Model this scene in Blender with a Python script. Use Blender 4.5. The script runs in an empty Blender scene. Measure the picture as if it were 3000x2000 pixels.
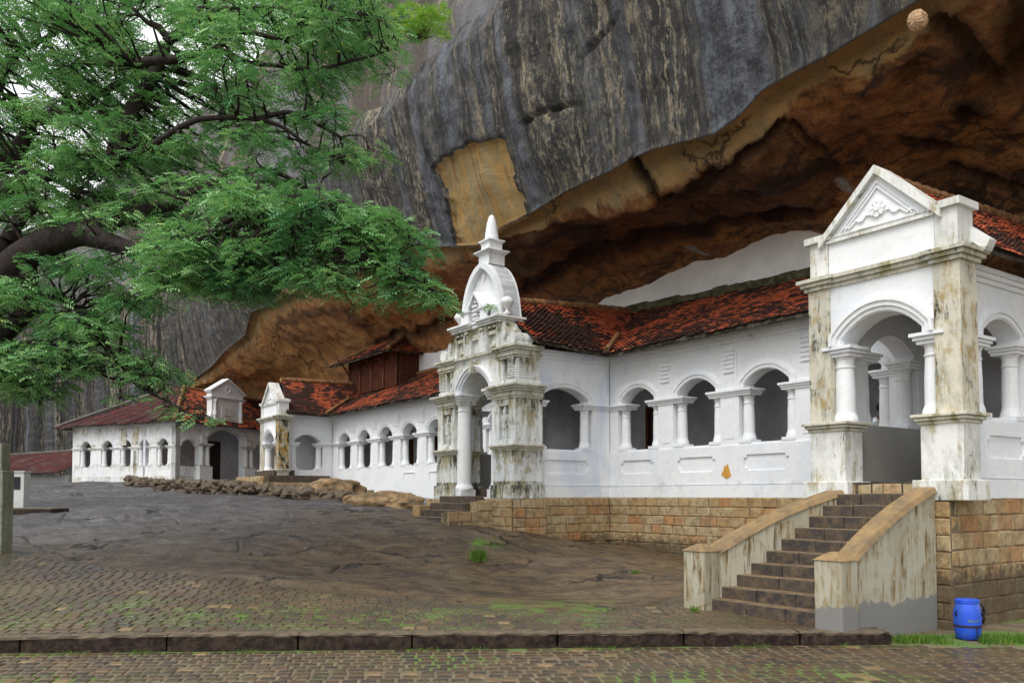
import bpy, bmesh, math, random
import numpy as np
from mathutils import Vector, noise, Matrix
random.seed(7); rng = np.random.default_rng(7)
R = math.radians
sc = bpy.context.scene
col = sc.collection
# ---------------------------------------------------------------- camera, world, sun, exposure
FPX = 2450.0            # focal length in pixels of the 3000 px wide photograph
PITCH = 2.4
cd = bpy.data.cameras.new('camera'); cam = bpy.data.objects.new('camera', cd); col.objects.link(cam)
cam.location = (0, 0, 0); cam.rotation_euler = (R(90+PITCH), 0, 0)
cd.sensor_width = 36; cd.lens = FPX/3000*36
SHIFT = 454 - FPX*math.tan(R(PITCH))
cd.shift_y = SHIFT/3000
cd.clip_start = .1; cd.clip_end = 3000
sc.camera = cam
w = bpy.data.worlds.new('World'); sc.world = w; w.use_nodes = True
nt = w.node_tree; bg = nt.nodes['Background']
sky = nt.nodes.new('ShaderNodeTexSky'); sky.sky_type = 'NISHITA'; sky.sun_disc = False
sky.sun_elevation = R(58); sky.sun_rotation = R(212); sky.air_density = 1.6; sky.dust_density = 4.5; sky.ozone_density = 1
hs = nt.nodes.new('ShaderNodeHueSaturation'); hs.inputs['Saturation'].default_value = .22
nt.links.new(sky.outputs[0], hs.inputs['Color'])
mx = nt.nodes.new('ShaderNodeMix'); mx.data_type = 'RGBA'; mx.inputs['Factor'].default_value = .6; mx.inputs['B'].default_value = (7.0, 7.0, 7.05, 1)     # overcast veil
nt.links.new(hs.outputs[0], mx.inputs['A']); nt.links.new(mx.outputs['Result'], bg.inputs[0])
bg.inputs[1].default_value = .15
sl = bpy.data.lights.new('sun', 'SUN'); sl.energy = 1.0; sl.angle = R(25); sl.color = (1, .97, .92)
so = bpy.data.objects.new('sun', sl); col.objects.link(so)
so.rotation_euler = Vector((math.sin(R(212))*math.cos(R(58)), math.cos(R(212))*math.cos(R(58)), math.sin(R(58)))).to_track_quat('Z', 'Y').to_euler()
sc.view_settings.view_transform = 'Standard'; sc.view_settings.look = 'None'
sc.view_settings.exposure = 0.68; sc.view_settings.gamma = 1

cp, sp = math.cos(R(PITCH)), math.sin(R(PITCH))
def ray(px, py):        # direction through a photo pixel
    x = (px-1500)/FPX; y = -(py-1000)/FPX + SHIFT/FPX
    return Vector((x, cp - y*sp, sp + y*cp))
def proj(X, Y, Z):
    f = Y*cp + Z*sp; u = -Y*sp + Z*cp
    return 1500+FPX*X/f, 1000 - FPX*(u/f) + SHIFT
def at(px, py, Y):      # the point at depth Y behind a photo pixel
    d = ray(px, py); return d*(Y/d.y)

# ---------------------------------------------------------------- materials
def mat(name, rough=.8, spec=.3):
    m = bpy.data.materials.new(name); m.use_nodes = True
    b = m.node_tree.nodes['Principled BSDF']; b.inputs['Roughness'].default_value = rough
    b.inputs['Specular IOR Level'].default_value = spec
    return m
class G:
    """small node graph helper"""
    def __init__(s, m): s.t = m.node_tree; s.n = s.t.nodes; s.b = s.n['Principled BSDF']
    def set(s, sock, v):
        if isinstance(v, bpy.types.NodeSocket): s.t.links.new(v, sock)
        elif isinstance(v, (tuple, list)) and len(v) == 3 and sock.type == 'RGBA': sock.default_value = (*v, 1)
        else: sock.default_value = v
    def node(s, k, **kw):
        n = s.n.new(k)
        for a, v in kw.items(): setattr(n, a, v)
        return n
    def co(s): return s.node('ShaderNodeTexCoord').outputs['Object']
    def attr(s, nm): return s.node('ShaderNodeAttribute', attribute_name=nm)
    def map(s, v, sc=(1, 1, 1), rot=(0, 0, 0), loc=(0, 0, 0)):
        n = s.node('ShaderNodeMapping'); s.set(n.inputs['Vector'], v); n.inputs['Scale'].default_value = sc
        n.inputs['Rotation'].default_value = rot; n.inputs['Location'].default_value = loc; return n.outputs[0]
    def noise(s, v, sc=1, det=6, rough=.6, dist=0):
        n = s.node('ShaderNodeTexNoise'); s.set(n.inputs['Vector'], v); n.inputs['Scale'].default_value = sc
        n.inputs['Detail'].default_value = det; n.inputs['Roughness'].default_value = rough; n.inputs['Distortion'].default_value = dist
        return n.outputs['Fac']
    def vor(s, v, sc=1, feat='F1', out='Distance'):
        n = s.node('ShaderNodeTexVoronoi', feature=feat); s.set(n.inputs['Vector'], v); n.inputs['Scale'].default_value = sc
        return n.outputs[out]
    def ramp(s, v, lo, hi, a=0, b=1, smooth=True):
        n = s.node('ShaderNodeMapRange'); n.interpolation_type = 'SMOOTHSTEP' if smooth else 'LINEAR'
        s.set(n.inputs['Value'], v)
        for k, x in zip(('From Min', 'From Max', 'To Min', 'To Max'), (lo, hi, a, b)): n.inputs[k].default_value = x
        return n.outputs['Result']
    def math(s, op, a, b=0, c=None):
        n = s.node('ShaderNodeMath', operation=op); s.set(n.inputs[0], a); s.set(n.inputs[1], b)
        if c is not None: s.set(n.inputs[2], c)
        return n.outputs[0]
    def mul(s, a, b): return s.math('MULTIPLY', a, b)
    def mix(s, f, a, b, mode='MIX'):
        n = s.node('ShaderNodeMix', data_type='RGBA', blend_type=mode); n.clamp_factor = True
        s.set(n.inputs['Factor'], f); s.set(n.inputs['A'], a); s.set(n.inputs['B'], b); return n.outputs['Result']
    def xyz(s, x, y, z):
        n = s.node('ShaderNodeCombineXYZ'); s.set(n.inputs[0], x); s.set(n.inputs[1], y); s.set(n.inputs[2], z); return n.outputs[0]
    def sep(s, v): n = s.node('ShaderNodeSeparateXYZ'); s.set(n.inputs[0], v); return n.outputs
    def bump(s, h, dist=.02, st=1):
        n = s.node('ShaderNodeBump'); s.set(n.inputs['Height'], h); n.inputs['Distance'].default_value = dist
        n.inputs['Strength'].default_value = st; s.t.links.new(n.outputs[0], s.b.inputs['Normal'])
    def base(s, c): s.set(s.b.inputs['Base Color'], c)
    def rough(s, c): s.set(s.b.inputs['Roughness'], c)

def plaster(name, dirt=.2, col=(.80, .82, .84), blue=0., stain=(.34, .29, .13), dark=(.06, .06, .045), tiers=()):
    m = mat(name, .75, .25); g = G(m); v = g.co()
    streak = g.noise(g.map(v, (4, 4, .75)), 1.3, 8, .70, .8)
    blotch = g.noise(v, 1.4, 8, .72, .3)
    fine = g.noise(v, 9, 8, .7)
    z = g.sep(v)[2]; tm = 0.
    for zt in tiers: tm = g.math('MAXIMUM', tm, g.mul(g.ramp(z, zt-.75, zt, 0, .08), g.ramp(z, zt+.1, zt+.12, 1, 0)))
    bd = tm if tiers else 0.
    c = g.mix(g.ramp(fine, .35, .75), col, tuple(x*.90 for x in col))
    big = g.noise(v, .55, 4, .6, .4); c = g.mix(g.ramp(big, .45, .68, 0, .30), c, tuple(x*.72 for x in col))
    if blue: c = g.mix(g.mul(g.ramp(g.noise(g.map(v, (1.1, 1.1, .45)), 1.1, 6, .65, .6), .46, .66), blue), c, (.44, .55, .76))
    grey = g.ramp(g.math('ADD', g.math('ADD', g.mul(streak, .5), g.mul(blotch, .5)), bd), .66-dirt*.30, .76-dirt*.2)
    c = g.mix(g.mul(grey, min(.9, .35+.5*dirt)), c, (.40, .41, .36))
    st = g.ramp(g.math('ADD', g.math('ADD', g.mul(streak, .45), g.mul(g.noise(v, 2.3, 8, .72), .55)), bd), .70-dirt*.24, .77-dirt*.20)
    c = g.mix(g.mul(st, min(1, .25+dirt*.7)), c, stain)
    dk = g.ramp(g.math('ADD', g.math('ADD', g.mul(g.noise(g.map(v, (5, 5, 1.1)), 1.7, 9, .78, .5), .6), g.mul(blotch, .4)), bd), .76-dirt*.27, .82-dirt*.24)
    c = g.mix(g.mul(dk, min(1, dirt*1.4)), c, dark)
    g.base(c); g.bump(g.math('ADD', g.mul(fine, .5), blotch), .012, .5)
    return m
M = {}
M['white'] = plaster('white_plaster', .20, blue=.16, tiers=(.27, 3.9))
M['bluish'] = plaster('bluish_white_plaster', .34, blue=.45)
M['clean'] = plaster('clean_white_plaster', .07)
TI = (.3, 1.2, 2.65, 3.75, 4.75)
M['dirty'] = plaster('weathered_plaster', .66, (.76, .77, .75), tiers=TI)
M['dirty2'] = plaster('worn_plaster', .50, (.78, .79, .78), blue=.2, tiers=TI)
M['blackened'] = plaster('black_and_yellow_stained_plaster', 1.08, (.60, .55, .40), stain=(.36, .23, .05), dark=(.018, .016, .012))
M['pier'] = plaster('stained_pier_plaster', .77, (.76, .77, .75), stain=(.36, .30, .15))
M['towerdirt'] = plaster('lichen_stained_plaster', .76, (.76, .78, .77), blue=.3, stain=(.30, .26, .12), dark=(.055, .06, .04), tiers=TI)
M['filthy'] = plaster('blackened_plaster', .88, (.66, .62, .5), stain=(.34, .24, .08), dark=(.03, .03, .025))
M['ledge'] = plaster('mossy_ledge_plaster', .82, (.62, .60, .50), stain=(.22, .20, .06), dark=(.04, .045, .02))
def flat(name, c, rough=.8, n=.25, sc=4, spec=.3, c2=None, bump=.01):
    m = mat(name, rough, spec); g = G(m); v = g.co(); f = g.noise(v, sc, 7, .65)
    g.base(g.mix(g.ramp(f, .35, .68), c, c2 or tuple(x*(1-n) for x in c))); g.bump(f, bump, .6); return m
M['mossdark'] = flat('dark_moss_flashing', (.045, .042, .025), .9, .5, 5, .2, c2=(.13, .12, .07), bump=.02)
M['inner'] = flat('inner_wall_grey_plaster', (.74, .75, .80), .85, .25, 1.2)
M['innerwhite'] = flat('inner_white_plaster', (.84, .84, .83), .85, .15, 1.2)
M['ceiling'] = flat('ceiling_boards', (.10, .07, .05), .9)
M['cement'] = plaster('grey_cement', .30, (.34, .34, .32), stain=(.20, .16, .08))
M['door'] = flat('door_wood', (.035, .018, .012), .6, .5, 6)
M['wood'] = flat('red_brown_wood', (.16, .05, .025), .7, .55, 7)
M['fascia'] = flat('weathered_eave_board', (.09, .075, .055), .9, .7, 5)
M['blue'] = flat('blue_plastic', (.010, .075, .66), .42, .12, 9, .5, c2=(.03, .10, .48), bump=.002)
M['black'] = flat('black_rubber', (.012, .011, .012), .5, .3)
M['strap'] = flat('dark_strap', (.035, .02, .03), .6, .3)
M['mark'] = flat('yellow_print', (.22, .34, .10), .6, .6, 60, bump=.0)
M['ochrepatch'] = flat('bare_ochre_render', (.62, .33, .06), .9, .3, 8)
M['plaque'] = flat('dark_plaque', (.02, .017, .022), .5, .3)
M['signwhite'] = flat('grey_white_paint', (.55, .57, .56), .7, .12, 3)
M['greenpost'] = plaster('mouldy_concrete', .8, (.22, .24, .16), stain=(.10, .12, .04))
def m_stone():      # laterite blocks: one tone per block from the face attribute
    m = mat('laterite_block', .85, .25); g = G(m); v = g.co(); r = g.attr('rnd').outputs['Fac']
    n1 = g.noise(v, 6, 9, .75); n2 = g.noise(v, 30, 4, .6)
    c = g.mix(g.ramp(r, .1, .6), (.40, .27, .13), (.43, .34, .20))
    c = g.mix(g.ramp(r, .80, 1., 0, .8), c, (.42, .18, .06))
    c = g.mix(g.ramp(n1, .42, .62, 0, .75), c, (.20, .13, .065)); c = g.mix(g.ramp(n2, .58, .72), c, (.42, .36, .24))
    big = g.noise(v, .6, 4, .6); c = g.mix(g.ramp(big, .55, .72, 0, .5), c, (.16, .15, .09))
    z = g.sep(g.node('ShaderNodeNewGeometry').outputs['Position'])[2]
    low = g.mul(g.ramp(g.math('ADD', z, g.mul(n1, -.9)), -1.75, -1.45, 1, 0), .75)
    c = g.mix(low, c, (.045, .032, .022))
    g.base(c); g.bump(g.math('ADD', g.mul(n1, 1.), g.mul(n2, .5)), .03, .8); return m
M['stone'] = m_stone()
M['mortar'] = flat('dark_mortar', (.20, .155, .10), .9, .5, 8)
M['stepstone'] = flat('dark_step_stone', (.070, .062, .055), .5, .5, 5, .5, c2=(.15, .105, .062), bump=.02)
M['ochre'] = flat('ochre_coping', (.30, .20, .095), .7, .4, 5, .3, c2=(.17, .125, .075), bump=.015)
def m_par(band=True):        # stair parapet: ochre wash above, pale worn render, grey splash zone below
    m = mat('stair_parapet_render', .75, .3); g = G(m); v = g.co(); p = g.node('ShaderNodeNewGeometry').outputs['Position']
    z = g.sep(p)[2]; st = g.noise(g.map(v, (7, 7, .7)), 1.5, 7, .7, .5); bl = g.noise(v, 1.5, 6, .65, .5)
    c = g.mix(g.ramp(g.math('ADD', g.mul(st, .5), g.mul(bl, .5)), .46, .56), (.40, .38, .30), (.27, .21, .11)); c = g.mix(g.ramp(st, .54, .64, 0, .8), c, (.08, .05, .02))
    c = g.mix(g.ramp(bl, .54, .60, 0, .75), c, (.36, .35, .28))
    low = g.ramp(g.math('ADD', z, g.mul(g.noise(v, 3, 6, .6, .8), .55)), -1.28, -1.24, 1, 0)
    if band: c = g.mix(low, c, (.20, .20, .19))
    g.base(c); g.bump(bl, .02, .6); return m
M['par'] = m_par()
M['parl'] = m_par(False)
def m_tile():
    m = mat('clay_roof_tile', .8, .25); g = G(m); v = g.co(); r = g.attr('rnd').outputs['Fac']
    big = g.noise(g.map(v, (.8, .8, .8)), .62, 3, .5, .8); mid = g.noise(v, 3.0, 6, .7)
    c = g.mix(g.ramp(r, 0, 1, 0, 1, False), (.58, .14, .058), (.30, .075, .040))
    c = g.mix(g.ramp(r, .90, 1.), c, (.50, .22, .10))
    moss = g.ramp(g.math('ADD', g.math('ADD', g.mul(big, .80), g.mul(mid, .16)), g.mul(r, .16)), .47, .60)
    c = g.mix(g.mul(moss, .93), c, (.028, .022, .020))
    g.base(c); g.bump(mid, .02, .5); return m
M['tile'] = m_tile()
def m_tile2():
    m = mat('old_purple_roof_tile', .8, .25); g = G(m); v = g.co(); r = g.attr('rnd').outputs['Fac']
    mid = g.noise(v, .9, 6, .7, .6)
    c = g.mix(r, (.11, .032, .030), (.060, .026, .030)); c = g.mix(g.ramp(r, .86, 1., 0, .8), c, (.28, .07, .03))
    c = g.mix(g.ramp(mid, .50, .66, 0, .8), c, (.10, .09, .085)); g.base(c); return m
M['tileold'] = m_tile2()
M['ridge'] = flat('mortared_ridge_tile', (.30, .15, .065), .85, .6, 5, c2=(.10, .06, .03), bump=.03)
M['ridgegrey'] = flat('grey_mortar_ridge', (.16, .15, .13), .9, .5, 5)
def m_rock():
    m = mat('streaked_gneiss', .62, .4); g = G(m)
    u = g.attr('su').outputs['Fac']; v = g.attr('sv').outputs['Fac']; pz = g.attr('patch').outputs['Fac']; ob = g.co(); warm = g.attr('warm').outputs['Fac']
    wob = g.math('ADD', g.mul(g.noise(ob, .22, 2, .5), .9), g.mul(g.noise(ob, 3, 4, .6), .10))
    uu = g.math('ADD', u, g.math('ADD', g.mul(v, .07), wob))
    s1 = g.noise(g.xyz(uu, g.mul(v, .03), 0), .50, 4, .55)                    # wide bands
    s2 = g.noise(g.xyz(uu, g.mul(v, .09), 3), 3.0, 9, .70, .12)               # streaks
    s3 = g.noise(g.xyz(uu, g.mul(v, .40), 9), 8.5, 9, .80, .10)               # fine broken flakes
    iso = g.noise(ob, 2.6, 12, .76); fi = g.noise(ob, 15, 8, .82)
    c = g.mix(g.ramp(s1, .42, .52), g.mix(warm, (.27, .30, .365), (.18, .185, .19)), (.088, .080, .068))
    c = g.mix(g.ramp(g.math('ADD', g.mul(iso, .6), g.mul(fi, .4)), .44, .56, 0, .85), c, (.042, .047, .060))
    zone = g.ramp(s1, .43, .54)
    c = g.mix(g.mul(g.ramp(s2, .47, .60), g.ramp(zone, 0, 1, .35, .95)), c, (.026, .024, .022))
    tanm = g.mul(g.math('ADD', g.mul(zone, .85), .05), g.ramp(g.math('ADD', g.mul(s2, -.35), g.mul(s3, 1.)), .31, .42))
    tanm = g.mul(tanm, g.ramp(g.math('ADD', g.mul(g.noise(g.xyz(uu, g.mul(v, .16), 40), .9, 6, .7), .6), g.mul(iso, .4)), .42, .56, .12, 1)); c = g.mix(tanm, c, (.62, .53, .36))
    pale = g.mul(g.ramp(g.noise(g.xyz(uu, g.mul(v, .04), 20), 1.3, 6, .65), .56, .66), g.ramp(fi, .36, .60))
    c = g.mix(g.mul(pale, .8), c, (.40, .44, .52))
    c = g.mix(g.mul(g.ramp(fi, .58, .72), .45), c, (.20, .21, .22))
    s4 = g.noise(g.xyz(uu, g.mul(v, .05), 60), 1.7, 7, .68, .05)
    c = g.mix(g.mul(g.ramp(s4, .56, .63), g.ramp(fi, .30, .55, 1, .75)), c, (.018, .017, .018))
    c = g.mix(g.mul(g.ramp(s4, .36, .30), g.ramp(fi, .40, .56)), c, (.50, .52, .54))
    oc = g.mix(g.ramp(g.noise(g.xyz(g.mul(uu, 2), g.mul(v, .5), 1), 1.6, 8, .7, .6), .40, .60), (.86, .53, .17), (.64, .49, .25))
    oc = g.mix(g.ramp(s2, .52, .66, 0, .8), oc, (.42, .17, .03)); oc = g.mix(g.ramp(s3, .58, .68, 0, .75), oc, (.13, .06, .02)); oc = g.mix(g.ramp(iso, .60, .72, 0, .8), oc, (.05, .03, .015))
    c = g.mix(g.ramp(pz, .4, .6), c, oc)
    n1 = g.noise(g.xyz(g.mul(u, 1), g.mul(v, 1.6), 5), .55, 9, .70, .6); n2 = g.noise(ob, 1.9, 13, .78, .1); n3 = g.noise(g.map(ob, (1, 1, 2.8)), 4.0, 11, .80, .0)
    d = g.math('ADD', v, g.mul(g.noise(g.xyz(g.mul(u, .9), g.mul(v, .3), 0), 1.0, 8, .68), 1.9))
    un = g.mix(g.ramp(n2, .38, .60), g.mix(warm, (.72, .33, .10), (.95, .52, .17)), g.mix(warm, (.34, .13, .042), (.66, .27, .08)))
    un = g.mix(g.ramp(n3, .50, .64, 0, .75), un, g.mix(warm, (.080, .034, .018), (.36, .16, .06)))
    un = g.mix(g.mul(g.ramp(n1, .48, .60, 0, .90), g.ramp(warm, 0, 1, .9, .28)), un, (.018, .010, .010))
    un = g.mix(g.ramp(g.noise(g.xyz(g.mul(u, .6), g.mul(v, .8), 30), .9, 9, .72, .3), .53, .64, 0, .8), un, (.42, .26, .10))
    band = g.mix(g.ramp(n2, .42, .66), (.80, .50, .20), (.52, .40, .22)); band = g.mix(g.ramp(n3, .55, .66, 0, .7), band, (.14, .09, .05))
    ve = g.node('ShaderNodeTexVoronoi', feature='DISTANCE_TO_EDGE'); ve.inputs['Scale'].default_value = .42
    dn = g.node('ShaderNodeTexNoise'); g.set(dn.inputs['Vector'], ob); dn.inputs['Scale'].default_value = .8; dn.inputs['Detail'].default_value = 8; dn.inputs['Roughness'].default_value = .65
    va = g.node('ShaderNodeVectorMath', operation='MULTIPLY_ADD'); g.set(va.inputs[0], dn.outputs['Color']); va.inputs[1].default_value = (2.2, 2.2, 2.2); g.set(va.inputs[2], g.xyz(g.mul(u, .8), g.mul(v, 1.5), 0)); g.set(ve.inputs['Vector'], va.outputs[0])
    crack = g.mul(g.ramp(ve.outputs['Distance'], .0, .045, 1, 0), g.ramp(g.noise(ob, .5, 3), .42, .55)); facet = g.ramp(ve.outputs['Distance'], 0, .3)
    un = g.mix(g.ramp(d, -.22, -.02), un, band); un = g.mix(g.mul(crack, .85), un, (.020, .011, .008))
    soot_shade = g.attr('soot_shade').outputs['Fac']; un = g.mix(soot_shade, un, g.mix(g.ramp(n2, .45, .7), (.016, .010, .009), (.085, .032, .016)))  # sooty blotches and the shade of slots, both put into the colour
    un = g.mix(g.ramp(fi, .54, .68, 0, .6), un, (.05, .022, .012)); un = g.mix(g.ramp(fi, .30, .42, .45, 0), un, (.70, .42, .18))
    un = g.mix(g.attr('lime').outputs['Fac'], un, (.55, .55, .52))
    c = g.mix(g.ramp(v, -.12, -.04), un, c)
    g.base(c); g.rough(g.ramp(iso, .3, .7, .45, .75))
    g.bump(g.math('ADD', g.math('ADD', g.mul(iso, 1.), g.mul(s3, .4)), g.math('ADD', g.mul(fi, .4), g.math('ADD', g.mul(n3, .55), g.mul(g.mul(facet, g.ramp(v, -.3, -.1, 1, 0)), 1.2)))), .30, 1.); return m
M['rock'] = m_rock()
def m_cliff():
    m = mat('distant_gneiss', .8, .3); g = G(m); u = g.attr('su').outputs['Fac']; v = g.attr('sv').outputs['Fac']; ob = g.co()
    uu = g.math('ADD', u, g.mul(g.noise(ob, .12, 3, .5), 5.))
    s1 = g.noise(g.xyz(uu, g.mul(v, .05), 0), .28, 5, .55, .5); s2 = g.noise(g.xyz(uu, g.mul(v, .09), 4), 1.3, 10, .7, .4)
    c = g.mix(g.ramp(s1, .40, .60), (.13, .13, .14), (.075, .062, .052)); c = g.mix(g.ramp(s2, .54, .66, 0, .8), c, (.27, .23, .17))
    c = g.mix(g.ramp(s2, .30, .42, .8, 0), c, (.04, .04, .045))
    g.base(c); g.bump(g.noise(ob, 1.2, 9, .7), .4, .8); return m
M['cliff'] = m_cliff()
def m_ground():
    m = mat('wet_bare_rock', .5, .35); g = G(m); ob = g.co()
    a = g.noise(ob, .22, 4, .6, .4); b_ = g.noise(g.map(ob, (1, 2.2, 1), (0, 0, .5)), 1.3, 9, .7, .6); c_ = g.noise(ob, 11, 8, .72)
    x, y, z = g.sep(ob)
    warm = g.ramp(g.math('ADD', g.math('ADD', g.mul(x, .055), g.mul(y, -.075)), g.mul(a, 1.5)), -1.85, -.35)
    c = g.mix(warm, (.080, .074, .074), (.145, .096, .046))
    c = g.mix(g.ramp(b_, .44, .55, 0, .95), c, g.mix(warm, (.036, .034, .037), (.058, .038, .022)))
    c = g.mix(g.ramp(g.noise(ob, .8, 8, .7, .5), .52, .62, 0, .6), c, g.mix(warm, (.13, .125, .125), (.175, .13, .08)))
    c = g.mix(g.ramp(c_, .50, .66, 0, .65), c, g.mix(warm, (.17, .17, .185), (.22, .145, .08)))
    crk = g.node('ShaderNodeTexVoronoi', feature='DISTANCE_TO_EDGE'); g.set(crk.inputs['Vector'], g.map(g.math('ADD', 0, 0) if False else ob, (.30, .75, .3), (0, 0, .45)))
    crk.inputs['Scale'].default_value = .55
    wv = g.node('ShaderNodeVectorMath', operation='ADD'); g.set(wv.inputs[0], g.map(ob, (.30, .62, .3), (0, 0, .4)))
    nz = g.node('ShaderNodeTexNoise'); g.set(nz.inputs['Vector'], ob); nz.inputs['Scale'].default_value = .7; nz.inputs['Detail'].default_value = 6
    g.set(wv.inputs[1], nz.outputs['Color']); g.set(crk.inputs['Vector'], wv.outputs[0])
    line = g.mul(g.ramp(crk.outputs['Distance'], .004, .014, 1, 0), g.ramp(g.noise(ob, .45, 3), .49, .57))
    c = g.mix(g.mul(line, .9), c, (.012, .011, .010)); c = g.mix(g.ramp(g.attr('crack').outputs['Fac'], .25, .7, 0, .95), c, (.014, .010, .010))
    pv = g.attr('paved').outputs['Fac']; c = g.mix(g.mul(pv, .85), c, g.mix(c_, (.07, .055, .035), (.13, .10, .055)))
    moss = g.mul(g.ramp(g.attr('moss').outputs['Fac'], .1, .8), g.ramp(g.noise(ob, 2.2, 7, .7), .44, .58))
    c = g.mix(moss, c, (.10, .20, .02))
    g.base(c); g.rough(g.ramp(b_, .35, .65, .22, .50))
    g.bump(g.math('ADD', g.math('ADD', g.mul(b_, .8), g.mul(c_, .22)), g.mul(line, -1.2)), .12, .9); return m
M['ground'] = m_ground()
def m_sett():
    m = mat('wet_stone_sett', .4, .55); g = G(m); ob = g.co(); r = g.attr('rnd').outputs['Fac']
    n1 = g.noise(ob, 7, 8, .7); n2 = g.noise(ob, .5, 5, .6)
    c = g.mix(g.ramp(r, .0, 1., 0, 1, False), (.044, .033, .025), (.100, .060, .030)); c = g.mix(g.ramp(r, .95, 1.), c, (.24, .16, .08))
    c = g.mix(g.ramp(n1, .5, .7, 0, .6), c, (.040, .034, .026)); c = g.mix(g.ramp(n2, .5, .68, 0, .45), c, (.14, .105, .055))
    x, y, z = g.sep(ob); w_ = g.mul(g.mul(g.ramp(y, 10.9, 11.3), g.ramp(y, 12.4, 13.6, 1, 0)), g.ramp(x, .5, 3.5, 1, .15))
    w_ = g.math('MAXIMUM', w_, .22); c = g.mix(g.mul(w_, g.ramp(g.math('ADD', g.mul(g.noise(ob, 1.3, 6, .7), .5), g.mul(g.noise(ob, 16, 5, .75), .6)), .56, .63)), c, (.10, .15, .035))
    g.base(c); g.rough(g.ramp(n1, .3, .7, .20, .50)); g.bump(n1, .02, .7); return m
M['sett'] = m_sett()
M['joint'] = flat('mossy_sand_joint', (.10, .085, .05), .8, .4, 6, c2=(.06, .05, .03))
def m_joint():
    m = mat('mossy_joint', .7, .4); g = G(m); ob = g.co(); n = g.noise(ob, 2.0, 7, .7); ms = g.attr('moss').outputs['Fac']
    c = g.mix(g.ramp(n, .4, .65), (.12, .092, .060), (.19, .15, .095))
    c = g.mix(g.mul(g.ramp(ms, .05, .7), g.ramp(g.noise(ob, 1.1, 6, .7, .4), .40, .54)), c, (.10, .165, .035))
    g.base(c); g.bump(n, .02, .6); return m
M['joint'] = m_joint()
M['kerb0'] = flat('dark_kerb_granite', (.055, .036, .026), .55, .5, 9, .5, c2=(.10, .075, .05), bump=.03)
def m_kerb():
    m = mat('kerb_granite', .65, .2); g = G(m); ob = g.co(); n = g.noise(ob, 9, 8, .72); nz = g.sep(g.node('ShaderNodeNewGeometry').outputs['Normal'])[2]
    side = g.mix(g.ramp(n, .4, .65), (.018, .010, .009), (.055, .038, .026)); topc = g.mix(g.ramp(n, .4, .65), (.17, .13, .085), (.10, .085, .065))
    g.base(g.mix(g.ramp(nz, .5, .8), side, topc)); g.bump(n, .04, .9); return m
M['kerb'] = m_kerb()
def m_step():
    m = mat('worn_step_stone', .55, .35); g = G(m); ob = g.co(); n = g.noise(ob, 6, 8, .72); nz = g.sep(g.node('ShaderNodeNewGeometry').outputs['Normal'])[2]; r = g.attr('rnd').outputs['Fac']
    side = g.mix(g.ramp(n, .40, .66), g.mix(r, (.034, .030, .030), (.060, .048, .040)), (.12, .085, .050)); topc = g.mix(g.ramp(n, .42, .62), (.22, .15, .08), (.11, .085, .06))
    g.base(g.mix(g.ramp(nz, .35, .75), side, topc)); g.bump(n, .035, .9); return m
M['stepstone'] = m_step()
def m_leaf(name, c1, c2, c3):
    m = mat(name, .5, .35); g = G(m); r = g.attr('rnd').outputs['Fac']; n = g.noise(g.co(), .7, 4, .6)
    c = g.mix(g.ramp(r, .1, .9), c1, c2); c = g.mix(g.ramp(n, .45, .65), c, c3); c = g.mix(g.ramp(r, .93, .97, 0, .8), c, tuple(min(1, x*k) for x, k in zip(c2, (2.2, 1.25, .6))))
    g.base(c); t = g.node('ShaderNodeBsdfTranslucent'); g.set(t.inputs[0], g.mix(.5, c, (.12, .30, .02)))
    ms = g.node('ShaderNodeMixShader'); ms.inputs[0].default_value = .3
    g.t.links.new(g.b.outputs[0], ms.inputs[1]); g.t.links.new(t.outputs[0], ms.inputs[2])
    g.t.links.new(ms.outputs[0], g.n['Material Output'].inputs[0]); return m
M['leaf'] = m_leaf('tree_leaf', (.13, .34, .12), (.36, .60, .26), (.075, .23, .10))
M['leaf2'] = m_leaf('background_tree_leaf', (.06, .19, .06), (.12, .28, .08), (.05, .16, .07))
M['bush'] = m_leaf('bush_leaf', (.20, .42, .04), (.36, .58, .06), (.14, .30, .04))
M['grass'] = m_leaf('grass_blade', (.075, .17, .02), (.13, .24, .035), (.05, .12, .02))
M['bark'] = flat('dark_wet_bark', (.018, .012, .012), .75, .5, 9, .2, c2=(.042, .032, .028), bump=.04)
M['rubble'] = m2 = flat('rubble_stone', (.12, .085, .05), .7, .6, 6, .4, c2=(.055, .045, .035), bump=.03)
M['boulder'] = flat('ochre_boulder', (.30, .20, .10), .8, .5, 4, .3, c2=(.10, .075, .045), bump=.12)
M['skin'] = flat('skin', (.18, .09, .05), .6, .1); M['shirt'] = flat('white_shirt', (.72, .72, .80), .8, .08); M['hair'] = flat('hair', (.01, .01, .01), .6, .1)
M['sarong'] = flat('dark_trousers', (.03, .03, .05), .8, .2)

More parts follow.
